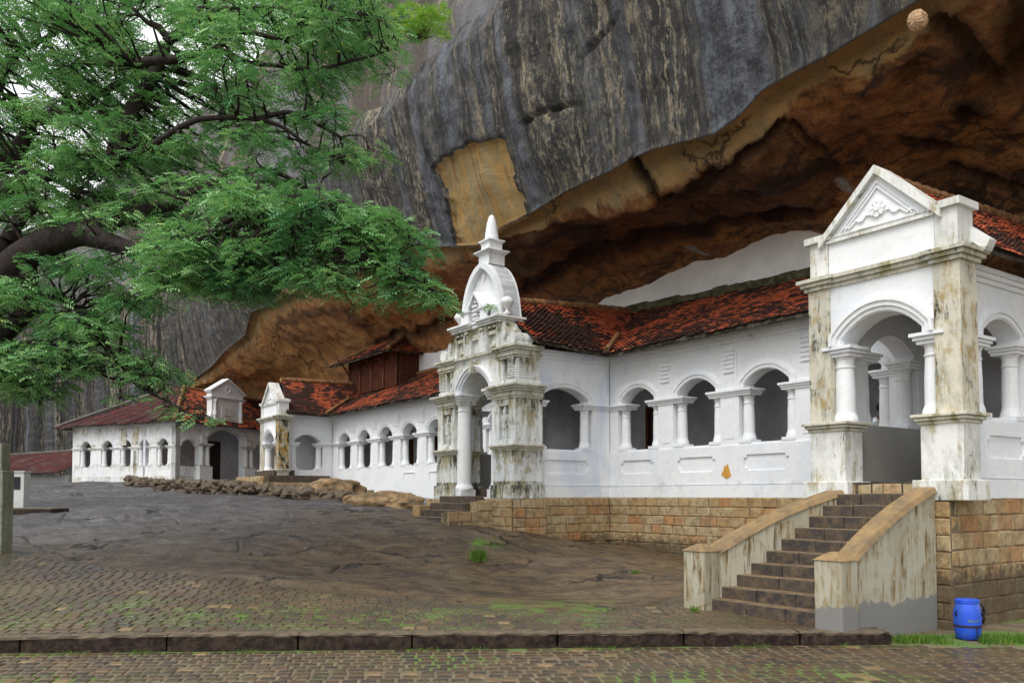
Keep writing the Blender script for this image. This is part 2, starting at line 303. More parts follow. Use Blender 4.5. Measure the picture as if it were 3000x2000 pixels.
# ---------------------------------------------------------------- frames and mesh builder
class Frame:            # a: along the facade going away left, b: back into the rock
    def __init__(s, ang, ox=0, oy=0): s.ang = ang; s.ox, s.oy = ox, oy; s.c, s.s = math.cos(ang), math.sin(ang)
    def w(s, a, b, z=0): return Vector((s.ox - a*s.c - b*s.s, s.oy - a*s.s + b*s.c, z))
MAIN = Frame(math.atan2(-.8198, .5726)); FAR = Frame(math.atan2(-.435, .900), -22.8, 56.6); WORLD = Frame(math.pi)
def setp(o, label=None, cat=None, group=None, kind=None):
    if label: o['label'] = label
    if cat: o['category'] = cat
    if group: o['group'] = group
    if kind: o['kind'] = kind
    return o
def thing(name, label, cat, fr=MAIN, org=(0, 0, 0), group=None):
    e = bpy.data.objects.new(name, None); col.objects.link(e); e.empty_display_size = .3
    e.location = Vector(org) if fr is WORLD else fr.w(*org); e.rotation_euler = (0, 0, 0 if fr is WORLD else fr.ang)
    setp(e, label, cat, group); INFO[e.name] = (fr, org); return e
INFO = {}
class MB:
    def __init__(s, m=None): s.v = []; s.f = []; s.r = []; s.m = m; s.rr = None
    def add(s, vs, fs, r=None):
        o = len(s.v); s.v += [(s.m(*p) if s.m else tuple(p)) for p in vs]; s.f += [tuple(i+o for i in f) for f in fs]
        r = random.random() if r is None else r; s.r += [r]*len(fs)
    def box(s, a0, a1, b0, b1, z0, z1, r=None):
        if a1 < a0: a0, a1 = a1, a0
        if b1 < b0: b0, b1 = b1, b0
        s.add([(a0, b0, z0), (a1, b0, z0), (a1, b1, z0), (a0, b1, z0), (a0, b0, z1), (a1, b0, z1), (a1, b1, z1), (a0, b1, z1)],
              [(0, 3, 2, 1), (4, 5, 6, 7), (0, 1, 5, 4), (1, 2, 6, 5), (2, 3, 7, 6), (3, 0, 4, 7)], r)
    def prism(s, poly, o0, o1, r=None):     # poly in (s,z), extruded along the second coordinate
        n = len(poly); s.add([(x, o0, z) for x, z in poly]+[(x, o1, z) for x, z in poly],
              [tuple(range(n)), tuple(range(2*n-1, n-1, -1))]+[(i, i+n, (i+1) % n+n, (i+1) % n) for i in range(n)], r)
    def sideprism(s, poly, a0, a1, r=None):  # poly in (b,z), extruded along the first coordinate
        n = len(poly); s.add([(a0, x, z) for x, z in poly]+[(a1, x, z) for x, z in poly],
              [tuple(range(n)), tuple(range(2*n-1, n-1, -1))]+[(i, i+n, (i+1) % n+n, (i+1) % n) for i in range(n)], r)
    def lathe(s, ca, cb, prof, n=20, r=None, sq=0):
        vs = []; fs = []
        for rr, z in prof:
            for k in range(n):
                t = 2*math.pi*k/n; vs.append((ca+rr*math.cos(t), cb+rr*math.sin(t), z))
        for j in range(len(prof)-1):
            for k in range(n): fs.append((j*n+k, j*n+(k+1) % n, (j+1)*n+(k+1) % n, (j+1)*n+k))
        fs.append(tuple(range(n))); fs.append(tuple(len(vs)-1-i for i in range(n))); s.add(vs, fs, r)
    def pyr(s, a0, a1, b0, b1, z0, z1, k=0.):
        ca, cb = (a0+a1)/2, (b0+b1)/2
        s.add([(a0, b0, z0), (a1, b0, z0), (a1, b1, z0), (a0, b1, z0)]+[(ca+(x-ca)*k, cb+(y-cb)*k, z1) for x, y in ((a0, b0), (a1, b0), (a1, b1), (a0, b1))],
              [(0, 3, 2, 1), (4, 5, 6, 7), (0, 1, 5, 4), (1, 2, 6, 5), (2, 3, 7, 6), (3, 0, 4, 7)])
    def tube(s, pts, rad, n=8, r=None):
        pts = [Vector(p) for p in pts]; vs = []; fs = []
        for i, p in enumerate(pts):
            d = (pts[min(i+1, len(pts)-1)]-pts[max(i-1, 0)]).normalized(); up = Vector((0, 0, 1)) if abs(d.z) < .9 else Vector((1, 0, 0))
            e1 = d.cross(up).normalized(); e2 = d.cross(e1); rr = rad[i] if hasattr(rad, '__len__') else rad
            for k in range(n):
                t = 2*math.pi*k/n; vs.append(tuple(p+e1*rr*math.cos(t)+e2*rr*math.sin(t)))
        for i in range(len(pts)-1):
            for k in range(n): fs.append((i*n+k, i*n+(k+1) % n, (i+1)*n+(k+1) % n, (i+1)*n+k))
        fs.append(tuple(range(n))); fs.append(tuple(len(vs)-1-i for i in range(n))); s.add(vs, fs, r)
    def build(s, name, m, parent=None, smooth=False, fr=None, label=None, bevel=0, world=False):
        if not s.v: return None
        me = bpy.data.meshes.new(name)
        if parent is not None:
            root = parent
            while root.parent: root = root.parent
            fr, org = INFO[root.name]
        else: org = (0, 0, 0)
        if world: vs = s.v
        elif parent is not None or fr: vs = [(-(p[0]-org[0]), p[1]-org[1], p[2]-org[2]) for p in s.v]
        else: vs = s.v
        me.from_pydata(vs, [], s.f); me.update()
        at_ = me.attributes.new('rnd', 'FLOAT', 'FACE'); at_.data.foreach_set('value', s.r)
        bm = bmesh.new(); bm.from_mesh(me); bmesh.ops.recalc_face_normals(bm, faces=bm.faces); bm.to_mesh(me); bm.free()
        me.materials.append(M[m] if isinstance(m, str) else m)
        if smooth: me.polygons.foreach_set('use_smooth', [True]*len(me.polygons))
        o = bpy.data.objects.new(name, me); col.objects.link(o)
        if parent is not None: o.parent = parent
        elif fr: o.rotation_euler = (0, 0, fr.ang); o.location = (fr.ox, fr.oy, 0)
        if label: o['label'] = label
        if bevel:
            md = o.modifiers.new('bevel', 'BEVEL'); md.width = bevel; md.segments = 2; md.limit_method = 'ANGLE'; md.angle_limit = R(40)
        if smooth and hasattr(me, 'shade_auto_smooth') : pass
        return o
def pb(b0): return lambda s, o, z: (s, b0-o, z)         # wall on a plane b=b0, o measured outwards
def pa(a0): return lambda s, o, z: (a0-o, s, z)         # wall on a plane a=a0
# ---------------------------------------------------------------- architecture builders
def archz(u, zs, rise, p=2.15): return zs + rise*(1-abs(u)**p)
def arch_wall(mb, s0, s1, ops, zb, zs, zc, rise, ztop, th=.38, n=14):
    """solid wall with arched openings; ops = [(centre, width)]"""
    if zs > zb: mb.box(s0, s1, 0, -th, zb, zs, .5)
    e = s0
    for c, wd in sorted(ops):
        mb.box(e, c-wd/2, 0, -th, zs, zc, .5); e = c+wd/2
    mb.box(e, s1, 0, -th, zs, zc, .5)
    e = s0
    for c, wd in sorted(ops):
        aw = wd/2-.16
        mb.box(e, c-aw, 0, -th, zc, ztop, .5); e = c+aw
        vs = []; 
        for k in range(n+1):
            u = -1+2*k/n; z = archz(u, zc+.10, rise)
            x = c+aw*u; vs += [(x, 0, z), (x, 0, ztop), (x, -th, z), (x, -th, ztop)]
        fs = []
        for k in range(n):
            i = 4*k; j = i+4
            fs += [(i, j, j+1, i+1), (i+2, i+3, j+3, j+2), (i, i+2, j+2, j), (i+1, j+1, j+3, i+3)]
        fs += [(0, 1, 3, 2), (4*n, 4*n+2, 4*n+3, 4*n+1)]
        mb.add(vs, fs, .5)
    mb.box(e, s1, 0, -th, zc, ztop, .5)
def archivolt(mb, c, aw, zc, rise, bands=((.02, .10, .02), (.10, .16, .045), (.16, .20, .03)), n=16, stilt=.10):
    for d0, d1, pr in bands:
        vs = []; fs = []; pts0 = []; pts1 = []
        base = [(-1, zc)]+[(-1+2*k/n, archz(-1+2*k/n, zc+stilt, rise)) for k in range(n+1)]+[(1, zc)]
        P = [Vector((c+aw*u, z)) for u, z in base]
        for i, p in enumerate(P):
            t = (P[min(i+1, len(P)-1)]-P[max(i-1, 0)]).normalized(); nn = Vector((-t.y, t.x))
            pts0.append(p+nn*d0); pts1.append(p+nn*d1)
        for i in range(len(P)):
            a, b = pts0[i], pts1[i]
            vs += [(a.x, -.01, a.y), (b.x, -.01, b.y), (a.x, pr, a.y), (b.x, pr, b.y)]
        for i in range(len(P)-1):
            k = 4*i; j = k+4
            fs += [(k+2, k+3, j+3, j+2), (k+3, k+1, j+1, j+3), (k, k+2, j+2, j)]
        fs += [(0, 1, 3, 2), (4*len(P)-4, 4*len(P)-2, 4*len(P)-1, 4*len(P)-3)]
        mb.add(vs, fs, .5)
def col_prof(z0, z1, r):
    return [(r*1.25, z0), (r*1.25, z0+.05), (r*1.14, z0+.10), (r*1.03, z0+.15), (r, z0+.2), (r*.99, (z0+z1)/2), (r*.90, z1-.22), (r*1.0, z1-.21), (r*1.0, z1-.18), (r*.90, z1-.17), (r*.91, z1-.07), (r*1.15, z1)]
def impost(mb, s0, s1, z0, z1, th=.38, pr=.07):
    h = (z1-z0)/3
    for k, e in enumerate((pr*.35, pr*.75, pr*1.25)): mb.box(s0-e, s1+e, e, -th-e, z0+k*h, z0+(k+1)*h, .5)
def panel(mb, s0, s1, z0, z1, S0, S1, Z0, Z1, pr=.035, nt=.09):
    """raised field S0..S1,Z0..Z1 with a sunk notched panel s0..s1,z0..z1"""
    mb.box(S0, s0, pr, -.01, Z0, Z1, .5); mb.box(s1, S1, pr, -.01, Z0, Z1, .5)
    mb.box(s0, s1, pr, -.01, Z0, z0, .5); mb.box(s0, s1, pr, -.01, z1, Z1, .5)
    for x0, x1 in ((s0, s0+nt), (s1-nt, s1)):
        for y0, y1 in ((z0, z0+nt*.8), (z1-nt*.8, z1)):
            vs = [(x0, 0, y0), (x1, 0, y0), (x1, 0, y1), (x0, 0, y1)]
            mb.box(x0, x1, pr, -.01, y0, y1, .5)
def arcade(t, mp, s0, s1, ops, z=(0, 1.29, 2.44, 2.60, .34, 3.98), th=.38, mw='white', mc='white', ml='white', panels=True, pil=True, cols=True, zpl=0., cr=.135, groove=True, ends=(True, True)):
    zb, zs, zc0, zc, rise, zt = z
    mb = MB(mp); arch_wall(mb, s0, s1, ops, zb, zs, zc, rise, zt, th); mb.build('wall', mw, t)
    ops = sorted(ops)
    edges = [s0]+[x for c, wd in ops for x in (c-wd/2, c+wd/2)]+[s1]
    for c, wd in ops:
        mb = MB(mp); archivolt(mb, c, wd/2-.16, zc, rise); mb.build('archivolt', ml, t)
        if cols:
            for sg in (-1, 1):
                mb = MB(mp); x = c+sg*(wd/2-.17)
                mb.lathe(x, -.17, col_prof(zs+.07, zc0, cr), 16); mb.build('column', mc, t, smooth=False)
                mb = MB(mp); mb.box(x-.2 if sg > 0 else x-.17, x+.17 if sg > 0 else x+.2, .02, -.36, zs, zs+.072); mb.build('column_base', mw, t)
        else: pass
    for i in range(0, len(edges), 2):
        mb = MB(mp)
        a, b = edges[i], edges[i+1]
        a2 = a if i == 0 else a-.33; b2 = b if i+2 >= len(edges) else b+.33
        if i == 0 and not ends[0]: continue
        if i+2 >= len(edges) and not ends[1]: continue
        h = (zc-zc0)/3
        for k, e in enumerate((.025, .05, .085)):
            mb.box(a2-(e if i else 0), b2+(e if i+2 < len(edges) else 0), e, -th-e, zc0+k*h, zc0+(k+1)*h-(.0 if k == 2 else .004), .5)
        mb.build('impost', ml, t)
    if panels:
        mb = MB(mp); b0 = s0
        for i, (c, wd) in enumerate(ops):
            b1 = s1 if i == len(ops)-1 else (c+wd/2+ops[i+1][0]-ops[i+1][1]/2)/2
            panel(mb, c-wd*.40, c+wd*.40, .62, 1.0, b0, b1, .30, zs-.05); b0 = b1
        mb.box(s0, s1, .075, -.01, zb-.02, .28, .5); mb.build('wall_panel', mw, t)
    if pil:
        for i in range(2, len(edges)-2, 2):
            mb = MB(mp)
            m_ = (edges[i]+edges[i+1])/2; hw = .20
            mb.box(m_-hw-.05, m_+hw+.05, .022, -.01, zc+.003, zt-.26, .5)
            if groove:
                z0 = zc+.42
                while z0 < zt-.42: mb.box(m_-hw+.02, m_+hw-.05, .055, .02, z0, z0+.06, .5); z0 += .105
            mb.box(m_-hw*.7, m_+hw*.7, .012, -.01, zs+.12, zc0-.14, .5)
            mb.build('pilaster', mw, t)
    mb = MB(mp)
    for k, e in enumerate((.04, .08, .12)): mb.box(s0, s1, e, -.01, zt-.24+k*.08, zt-.16+k*.08-.002, .5)
    mb.build('cornice', ml, t)

def roof(t, e0, e1, r0, r1, m='tile', cw=.17, ch=.15, sag=.03, name='roof', fascia=True, th=.035):
    """tiled slope: e0,e1 eave ends, r0,r1 ridge ends (frame a,b,z)"""
    e0, e1, r0, r1 = map(Vector, (e0, e1, r0, r1))
    L = max((e1-e0).length, (r1-r0).length); H = max((r0-e0).length, (r1-e1).length)
    nc = int(H/ch); mb = MB()
    nrm = (e1-e0).cross((r0+r1)/2-(e0+e1)/2).normalized()
    if nrm.z < 0: nrm = -nrm
    def P(u, v): return (e0*(1-u)+e1*u)*(1-v)+(r0*(1-u)+r1*u)*v + Vector((0, 0, -sag*math.sin(v*3.14)*1.6 + sag*(noise.noise((e0*(1-u)+e1*u)*.9+Vector((v*2, 0, 0))))))
    for j in range(nc):
        v0 = j/nc; v1 = min(1, (j+1.35)/nc)
        A, B = P(0, v0), P(1, v0); ln = (B-A).length; nt_ = max(1, int(ln/cw)); off = .5*(j % 2)
        for k in range(nt_+1):
            u0 = max(0, (k-off)/nt_); u1 = min(1, (k+1-off)/nt_)
            if u1-u0 < .15/nt_: continue
            g_ = .04/nt_; u0 += g_; u1 -= g_
            dz = nrm*(th+random.uniform(-.006, .012)); dv = random.uniform(-.12, .05)/nc if j else random.uniform(-1.3, .35)/nc
            if j == 0 and random.random() < .06: continue
            q = [P(u0, v0+dv), P(u1, v0+dv+random.uniform(-.06, .06)/nc), P(u1, v1), P(u0, v1)]
            a, b, c, d = q[0]+dz, q[1]+dz, q[2]+nrm*.004, q[3]+nrm*.004
            mid = (a+b)/2+nrm*.018; midt = (c+d)/2+nrm*.012
            lo = -nrm*.016
            mb.add([a, mid, b, c, midt, d, a+lo, mid+lo, b+lo], [(0, 1, 4, 5), (1, 2, 3, 4), (6, 7, 1, 0), (7, 8, 2, 1)])
    mb.build(name, m, t)
    u_ = MB()
    for j in range(6):
        v0, v1 = j/6, (j+1)/6
        for k in range(8):
            q = [P(k/8, v0), P((k+1)/8, v0), P((k+1)/8, v1), P(k/8, v1)]
            u_.add([tuple(p-nrm*.02) for p in q], [(0, 1, 2, 3)])
    u_.build('roof_boarding', 'fascia', t)
    if fascia:
        f = MB(); n = 12
        for k in range(n):
            a, b = P(k/n, 0), P((k+1)/n, 0); jt = Vector((0, 0, random.uniform(-.012, .012)))
            a = a-nrm*.035+jt; b = b-nrm*.035+jt; dn = Vector((0, 0, -.07)); inn = ((r0+r1)/2-(e0+e1)/2).normalized()*.05
            f.add([a, b, b+dn, a+dn, a+inn, b+inn, b+inn+dn, a+inn+dn], [(0, 1, 2, 3), (4, 7, 6, 5), (0, 4, 5, 1), (3, 2, 6, 7), (0, 3, 7, 4), (1, 5, 6, 2)])
        m_ = max(2, int(L/.45))
        for k in range(m_):       # rafter ends
            u = (k+.5)/m_; a = P(u, .0)-nrm*.06; b = P(u, .12)-nrm*.06; s = (e1-e0).normalized()*.03; dn = Vector((0, 0, -.06))
            f.add([a-s, a+s, b+s, b-s, a-s+dn, a+s+dn, b+s+dn, b-s+dn], [(0, 1, 2, 3), (4, 7, 6, 5), (0, 4, 5, 1), (2, 6, 7, 3), (0, 3, 7, 4), (1, 5, 6, 2)])
        f.build('eave_board', 'fascia', t)
def ridge(t, p0, p1, r=.09, seg=.3, m='ridge', name='ridge_tile'):
    p0, p1 = Vector(p0), Vector(p1); n = max(1, int((p1-p0).length/seg)); mb = MB()
    for k in range(n):
        a = p0.lerp(p1, k/n); b = p0.lerp(p1, (k+1.08)/n); j = random.uniform(.93, 1.08)
        mb.tube([a, a.lerp(b, .12), a.lerp(b, .14), b], [r*1.12*j, r*1.12*j, r*j, r*.95*j], 10)
    mb.build(name, m, t, smooth=False)

def blockwall(t, mp, s0, s1, z0, z1, bh=.26, bw=.42, dep=.12, name='stone_base', top=None, m='stone'):
    """coursed stone blocks with mortar behind"""
    mb = MB(mp); back = MB(mp); nz = max(1, round((z1-z0)/bh)); h = (z1-z0)/nz
    for j in range(nz):
        x = s0 - random.random()*bw*.6; za = z0+j*h; zb_ = za+h
        while x < s1:
            wd = bw*random.uniform(.65, 1.3); xa, xb = max(x, s0), min(x+wd, s1); x += wd
            if xb-xa < .05: continue
            zt_ = zb_ if top is None else min(zb_, top((xa+xb)/2))
            if zt_-za < .06: continue
            g_ = .007; f = dep*random.uniform(.80, 1.0); c = random.uniform(.014, .028)
            X0, X1, Z0, Z1 = xa+g_, xb-g_, za+g_*.8, zt_-g_*.8; jt = lambda: random.uniform(-.008, .008)
            vs = [(X0+jt(), 0, Z0+jt()), (X1+jt(), 0, Z0+jt()), (X1+jt(), 0, Z1+jt()), (X0+jt(), 0, Z1+jt())]
            vs += [(x_, f-c*.7, z_) for x_, _, z_ in vs]
            vs += [(X0+c, f+jt(), Z0+c), (X1-c, f+jt(), Z0+c), (X1-c, f+jt(), Z1-c), (X0+c, f+jt(), Z1-c)]
            fs = [(8, 9, 10, 11)]
            for k in range(4):
                k2 = (k+1) % 4; fs += [(k, k2, 4+k2, 4+k), (4+k, 4+k2, 8+k2, 8+k)]
            mb.add(vs, fs)
    o = mb.build(name, m, t)
    if top is None:
        back.box(s0, s1, dep*.70, -.15, z0, z1-.004, .5); back.build('mortar', 'mortar', t)
    else:
        n = int((s1-s0)/.2)+1
        for k in range(n):
            xa = s0+(s1-s0)*k/n; xb = s0+(s1-s0)*(k+1)/n; zt_ = min(z1, top((xa+xb)/2))
            if zt_ > z0+.03: back.box(xa, xb, dep*.5, -.15, z0, zt_-.01, .5)
        back.build('mortar', 'mortar', t)
    return o

def porch(name, label, da=0., db=0., filth='filthy', group=None, full=True, zoff=0):
    """gabled entrance porch; original at a 6.45..9.13, b 12.85"""
    t = thing(name, label, 'porch', MAIN, (7.8+da, 12.85+db, 0), group)
    A = lambda f: (lambda s, o, z: (s+da, 12.85+db-o, z))
    mp = A(0)
    L0, L1, R0, R1 = 8.45, 9.13, 6.45, 7.12
    for a0, a1, mm, side in ((L0, L1, 'pier', 1), (R0, R1, 'pier', -1)):
        mb = MB(mp); mb.box(a0, a1, 0, -.52, .24, 1.14); mb.build('pier_base', 'filthy' if (da > 5 and side < 0) else mm, t, bevel=.01)
        mb = MB(mp); mb.box(a0-.10, a1+.10, .10, -.60, -.06, .26); mb.build('plinth', 'pier', t, bevel=.015)
        mb = MB(mp)
        for k, e in enumerate((.03, .07, .11)): mb.box(a0-e, a1+e, e, -.52-e, 1.13+k*.055, 1.18+k*.055)
        mb.build('ledge', 'ledge', t, bevel=.008)
        p0, p1 = (a1-.42, a1) if side > 0 else (a0, a0+.42)
        mb = MB(mp); mb.box(p0, p1, 0, -.52, 1.29, 3.64); mb.build('pilaster', 'blackened' if (da > 5 and side < 0) else filth, t, bevel=.01)
        mb = MB(mp); mb.box(p0+.03, p1-.03, -.02, -.5, 3.84, 4.50); mb.build('upper_pier', 'pier', t, bevel=.01)
        mb = MB(mp); mb.box(p0-.04, p1+.04, .05, -.55, 4.485, 4.60); mb.pyr(p0-.04, p1+.04, -.55, .05, 4.60, 4.64, .6); mb.build('pier_cap', 'pier', t)
        cx = (a0+.13) if side > 0 else (a1-.13)
        mb = MB(mp); mb.lathe(cx, -.25, col_prof(1.29, 2.44, .165), 24, .5); mb.build('column', 'clean', t, smooth=False)
        mb = MB(mp)
        for k, e in enumerate((.0, .04, .08)): mb.box(cx-.20-e, cx+.20+e, -.05+e, -.46-e, 2.42+k*.06, 2.476+k*.06)
        mb.build('capital', 'white', t)
    # arch wall between the pilasters
    mb = MB(mp); arch_wall(mb, R0+.42, L1-.42, [((R1+L0)/2, 1.85)], 2.6, 2.6, 2.60, .40, 3.64, .45)
    mb2 = MB(lambda s, o, z: (s+da, 12.85+db-o+.04, z)); 
    mb.m = lambda s, o, z: (s+da, 12.85+db-o+.04, z)
    mb.v = []; mb.f = []; mb.r = []
    arch_wall(mb, R0+.42, L1-.42, [((R1+L0)/2, 1.72)], 2.6, 2.6, 2.60, .36, 3.64, .45); mb.build('arch_wall', 'white', t)
    archivolt(mb2, (R1+L0)/2, .70, 2.6, .36, ((.02, .09, .03), (.09, .17, .07), (.17, .22, .10))); mb2.build('archivolt', 'clean', t)
    mb = MB(mp)
    for k, e in enumerate((.05, .10, .15)):
        mb.box(R0+.42+e, L1-.42-e, e-.05, -.4, 3.64+k*.07, 3.705+k*.07)
        for p0, p1 in ((L1-.42, L1), (R0, R0+.42)): mb.box(p0-e, p1+e, e, -.52-e, 3.641+k*.07, 3.704+k*.07)
    mb.build('cornice', 'ledge', t)
    # gable: wall, triangle and raking cornice
    gz, gp = 4.47, 5.40; ca = (R0+L1)/2; w0, w1 = R0+.40, L1-.40
    mb = MB(mp); mb.box(w0, w1, -.04, -.42, 3.84, gz-.02); mb.prism([(w0-.02, gz-.02), (w1+.02, gz-.02), (ca, gp-.02)], -.04, -.42); mb.build('gable_wall', 'clean', t)
    mb = MB(mp); mb.box(w0-.02, w1+.02, .02, -.1, gz-.05, gz); mb.box(w0+.12, w1-.12, .0, -.1, gz+.04, gz+.06)
    def rk(x0, x1, za, zb_, o0, o1, th_):   # sloping bar
        n_ = Vector((x1-x0, zb_-za)).normalized(); nx, nz = -n_.y*th_, n_.x*th_
        if nz < 0: nx, nz = -nx, -nz
        mb.prism([(x0, za), (x1, zb_), (x1+nx*0, zb_+th_/max(.3, abs(n_.x))), (x0, za+th_/max(.3, abs(n_.x)))], o0, o1)
    rk(w0-.14, ca, gz-.02-.10, gp-.02, .07, -.44, .10); rk(w1+.14, ca, gz-.02-.10, gp-.02, .07, -.44, .10)
    mb.build('raking_cornice', 'pier', t)
    mb = MB(mp)
    for k in (.16, .24):
        rk(w0+k*1.4, ca, gz+k*.35, gp-k*1.05, -.005, -.06, .022); rk(w1-k*1.4, ca, gz+k*.35, gp-k*1.05, -.005, -.06, .022)
    mb.build('pediment_moulding', 'white', t)
    mb = MB(mp)         # plaster flower with scrolls
    for k in range(7):
        th_ = k*2*math.pi/7+.3; mb.lathe(ca+.085*math.cos(th_), .0, [(.0, 0)], 3) if False else None
        x, z = ca+.095*math.cos(th_), gz+.33+.095*math.sin(th_)
        mb.prism([(x+.055*math.cos(q*math.pi/4), z+.055*math.sin(q*math.pi/4)) for q in range(8)], .005, -.05)
    mb.prism([(ca+.05*math.cos(q*math.pi/4), gz+.33+.05*math.sin(q*math.pi/4)) for q in range(8)], .02, -.05)
    for sg in (-1, 1):
        pts = [(ca+sg*(.14+.56*k/9), gz+.26-.15*k/9+.035*math.sin(k*1.9)) for k in range(10)]
        for (x0, z0), (x1, z1) in zip(pts, pts[1:]):
            mb.prism([(x0, z0-.018), (x1, z1-.018), (x1, z1+.02), (x0, z0+.02)], -.008, -.05)
    mb.build('relief_flower', 'clean', t)
    # side walls of the porch
    za = 3.9
    for a_, out in ((6.70, 1),):
        mb = MB(lambda s, o, z: (6.70+da-o, s+db, z))
    return t
# ---------------------------------------------------------------- the temple front
def backwall(t, mp, s0, s1, z0, z1, depth, doors=(), m='inner', dm='door'):
    mb = MB(mp); mb.box(s0, s1, -depth, -depth-.2, z0, z1); mb.build('back_wall', m, t)
    for c, wd, h in doors:
        mb = MB(mp); mb.box(c-wd/2, c+wd/2, -depth+.04, -depth-.01, z0, z0+h); o = mb.build('door', dm, t)
        mb = MB(mp); mb.box(c-wd/2-.1, c-wd/2, -depth+.09, -depth-.01, z0, z0+h+.1); mb.box(c+wd/2, c+wd/2+.1, -depth+.09, -depth-.01, z0, z0+h+.1); mb.box(c-wd/2, c+wd/2, -depth+.09, -depth-.01, z0+h, z0+h+.1)
        mb.build('door_frame', 'wood', o)
def mirr(a0): return lambda s, o, z: (a0+o, s, z)

# near gallery on the right
t = thing('temple_gallery', 'white arcaded wing on the high stone base at the right edge, beside the near porch', 'gallery', MAIN, (6.7, 16, 0))
arcade(t, pa(6.7), 13.37, 22, [(14.68, 1.6), (16.9, 1.6), (19.1, 1.6), (21.2, 1.3)], z=(0, 1.29, 2.44, 2.60, .26, 3.72), pil=False, ml='white')
arcade(t, mirr(9.05), 13.37, 15.95, [(14.75, 1.75)], z=(0, 1.29, 2.44, 2.60, .30, 3.9), pil=False, panels=False)
mb = MB(); mb.box(8.60, 8.67, 13.37, 15.9, .27, 1.28); mb.build('dado', 'cement', t)
mb = MB(); mb.box(6.75, 9.0, 12.9, 16.38, .0, .24); mb.box(6.75, 9.4, 16.38, 24, 0, .24); mb.build('floor_slab', 'stepstone', t)
blockwall(t, lambda s, o, z: (7.1-s+7.1+ .0, 12.98-o, z), 5.75, 7.05, -.10, .22, bh=.3, bw=.3, dep=.1, name='threshold_stone')
backwall(t, pb(16), 7.0, 9.3, .24, 4.2, 2.8)
blockwall(t, pa(6.72), 12.80, 22, -2.4, -.03, bh=.27, bw=.42, dep=.1)
blockwall(t, pb(12.86), 6.64, 7.25, -2.4, -.07, bh=.27, bw=.42, dep=.1)
blockwall(t, pb(12.86), 8.35, 9.25, -2.4, -.07, bh=.27, bw=.42, dep=.1)
roof(t, (6.25, 13.5, 3.86), (6.25, 25, 3.95), (7.8, 13.25, 5.33), (7.8, 25, 5.75), cw=.15, ch=.115)
roof(t, (9.4, 15.45, 3.95), (9.5, 13.4, 3.9), (7.8, 18.6, 5.55), (7.8, 13.25, 5.33), cw=.17)
ridge(t, (7.8, 13.15, 5.36), (7.8, 25, 5.78), .10, .3)
mb = MB()      # slanting verge plaster strip beside the gable
pts = [(6.28, 3.80), (6.95, 4.42), (7.75, 5.30), (7.75, 5.42), (6.9, 4.6), (6.2, 3.96)]
mb.prism(pts, 13.28, 13.50); mb.build('verge', 'dirty2', t)
near_porch = porch('entrance_porch', 'tall white gabled porch with plaster flower pediment at the head of the staircase', full=True)

# gallery A + B
t = thing('temple_gallery', 'long white arcade in the middle with blue stained walls, left of the near porch', 'gallery', MAIN, (14, 16, 0))
opsA = [(10.3, 1.6), (12.55, 1.6), (14.72, 1.6), (16.87, 1.6)]
arcade(t, pb(16), 9.15, 18.0, opsA, z=(0, 1.29, 2.44, 2.60, .30, 3.98), mw='white')
arcade(t, pa(18.0), 13.3, 15.98, [(14.35, 2.02)], z=(0, 1.29, 2.44, 2.60, .30, 3.98), mw='bluish', ml='bluish', pil=False)
arcade(t, mirr(21.75), 13.3, 16.2, [(14.6, 1.9)], z=(0, 1.29, 2.44, 2.60, .30, 3.98), pil=False)
backwall(t, pb(16), 9.3, 22, .24, 5.6, 2.6, doors=[(18.55, 1.0, 2.5), (12.9, .9, 2.3)])
mb = MB(); mb.box(9.1, 21.7, 16.38, 18.6, 0, .24); mb.box(18.1, 21.7, 13.2, 16.38, 0, .24); mb.build('floor_slab', 'stepstone', t)
blockwall(t, pb(16.0), 9.25, 18.1, -2.2, -.02, bh=.245, bw=.42, dep=.12)
blockwall(t, pa(17.98), 12.95, 15.86, -2.2, -.02, bh=.245, bw=.42, dep=.12)
roof(t, (17.5, 15.45, 4.0), (9.35, 15.45, 4.0), (19.8, 18.6, 5.98), (7.95, 18.6, 5.45), cw=.16, ch=.13)
roof(t, (17.5, 13.0, 4.12), (17.5, 15.45, 4.0), (19.8, 13.2, 5.62), (19.8, 18.6, 5.98), cw=.17, ch=.13)
roof(t, (22.3, 15.9, 4.0), (22.3, 13.0, 4.1), (19.8, 18.6, 5.98), (19.8, 13.2, 5.62))
ridge(t, (19.8, 13.1, 5.66), (19.8, 18.6, 6.02), .10, .3); ridge(t, (17.42, 15.37, 4.07), (18.3, 16.6, 4.80), .07, .3, name='valley_tile')
# upper wall closing the cave mouth
mb = MB(); mb.box(11, 23.5, 18.62, 18.9, 4.8, 7.6); mb.build('upper_wall', 'innerwhite', t)
mb = MB()
for k in range(26):
    a = 8+.46*k; z = 5.45+(a-7.95)*.0447; mb.box(a, a+.47, 18.44, 18.61, z-.05+random.uniform(-.02, .03), z+.17+random.uniform(-.04, .05))
mb.build('roof_flashing', 'mossdark', t)
mb = MB(pb(16))     # bare render patch
for cx, cz, rr, o in ((13.72, .60, .13, .042), ):
    pts = [(cx+rr*(1+.35*math.sin(5*k))*math.cos(k*math.pi/7), cz+rr*1.25*(1+.3*math.cos(3*k))*math.sin(k*math.pi/7)) for k in range(14)]
    mb.prism(pts, o+.004, o-.01)
mb.build('bare_render', 'ochrepatch', t)

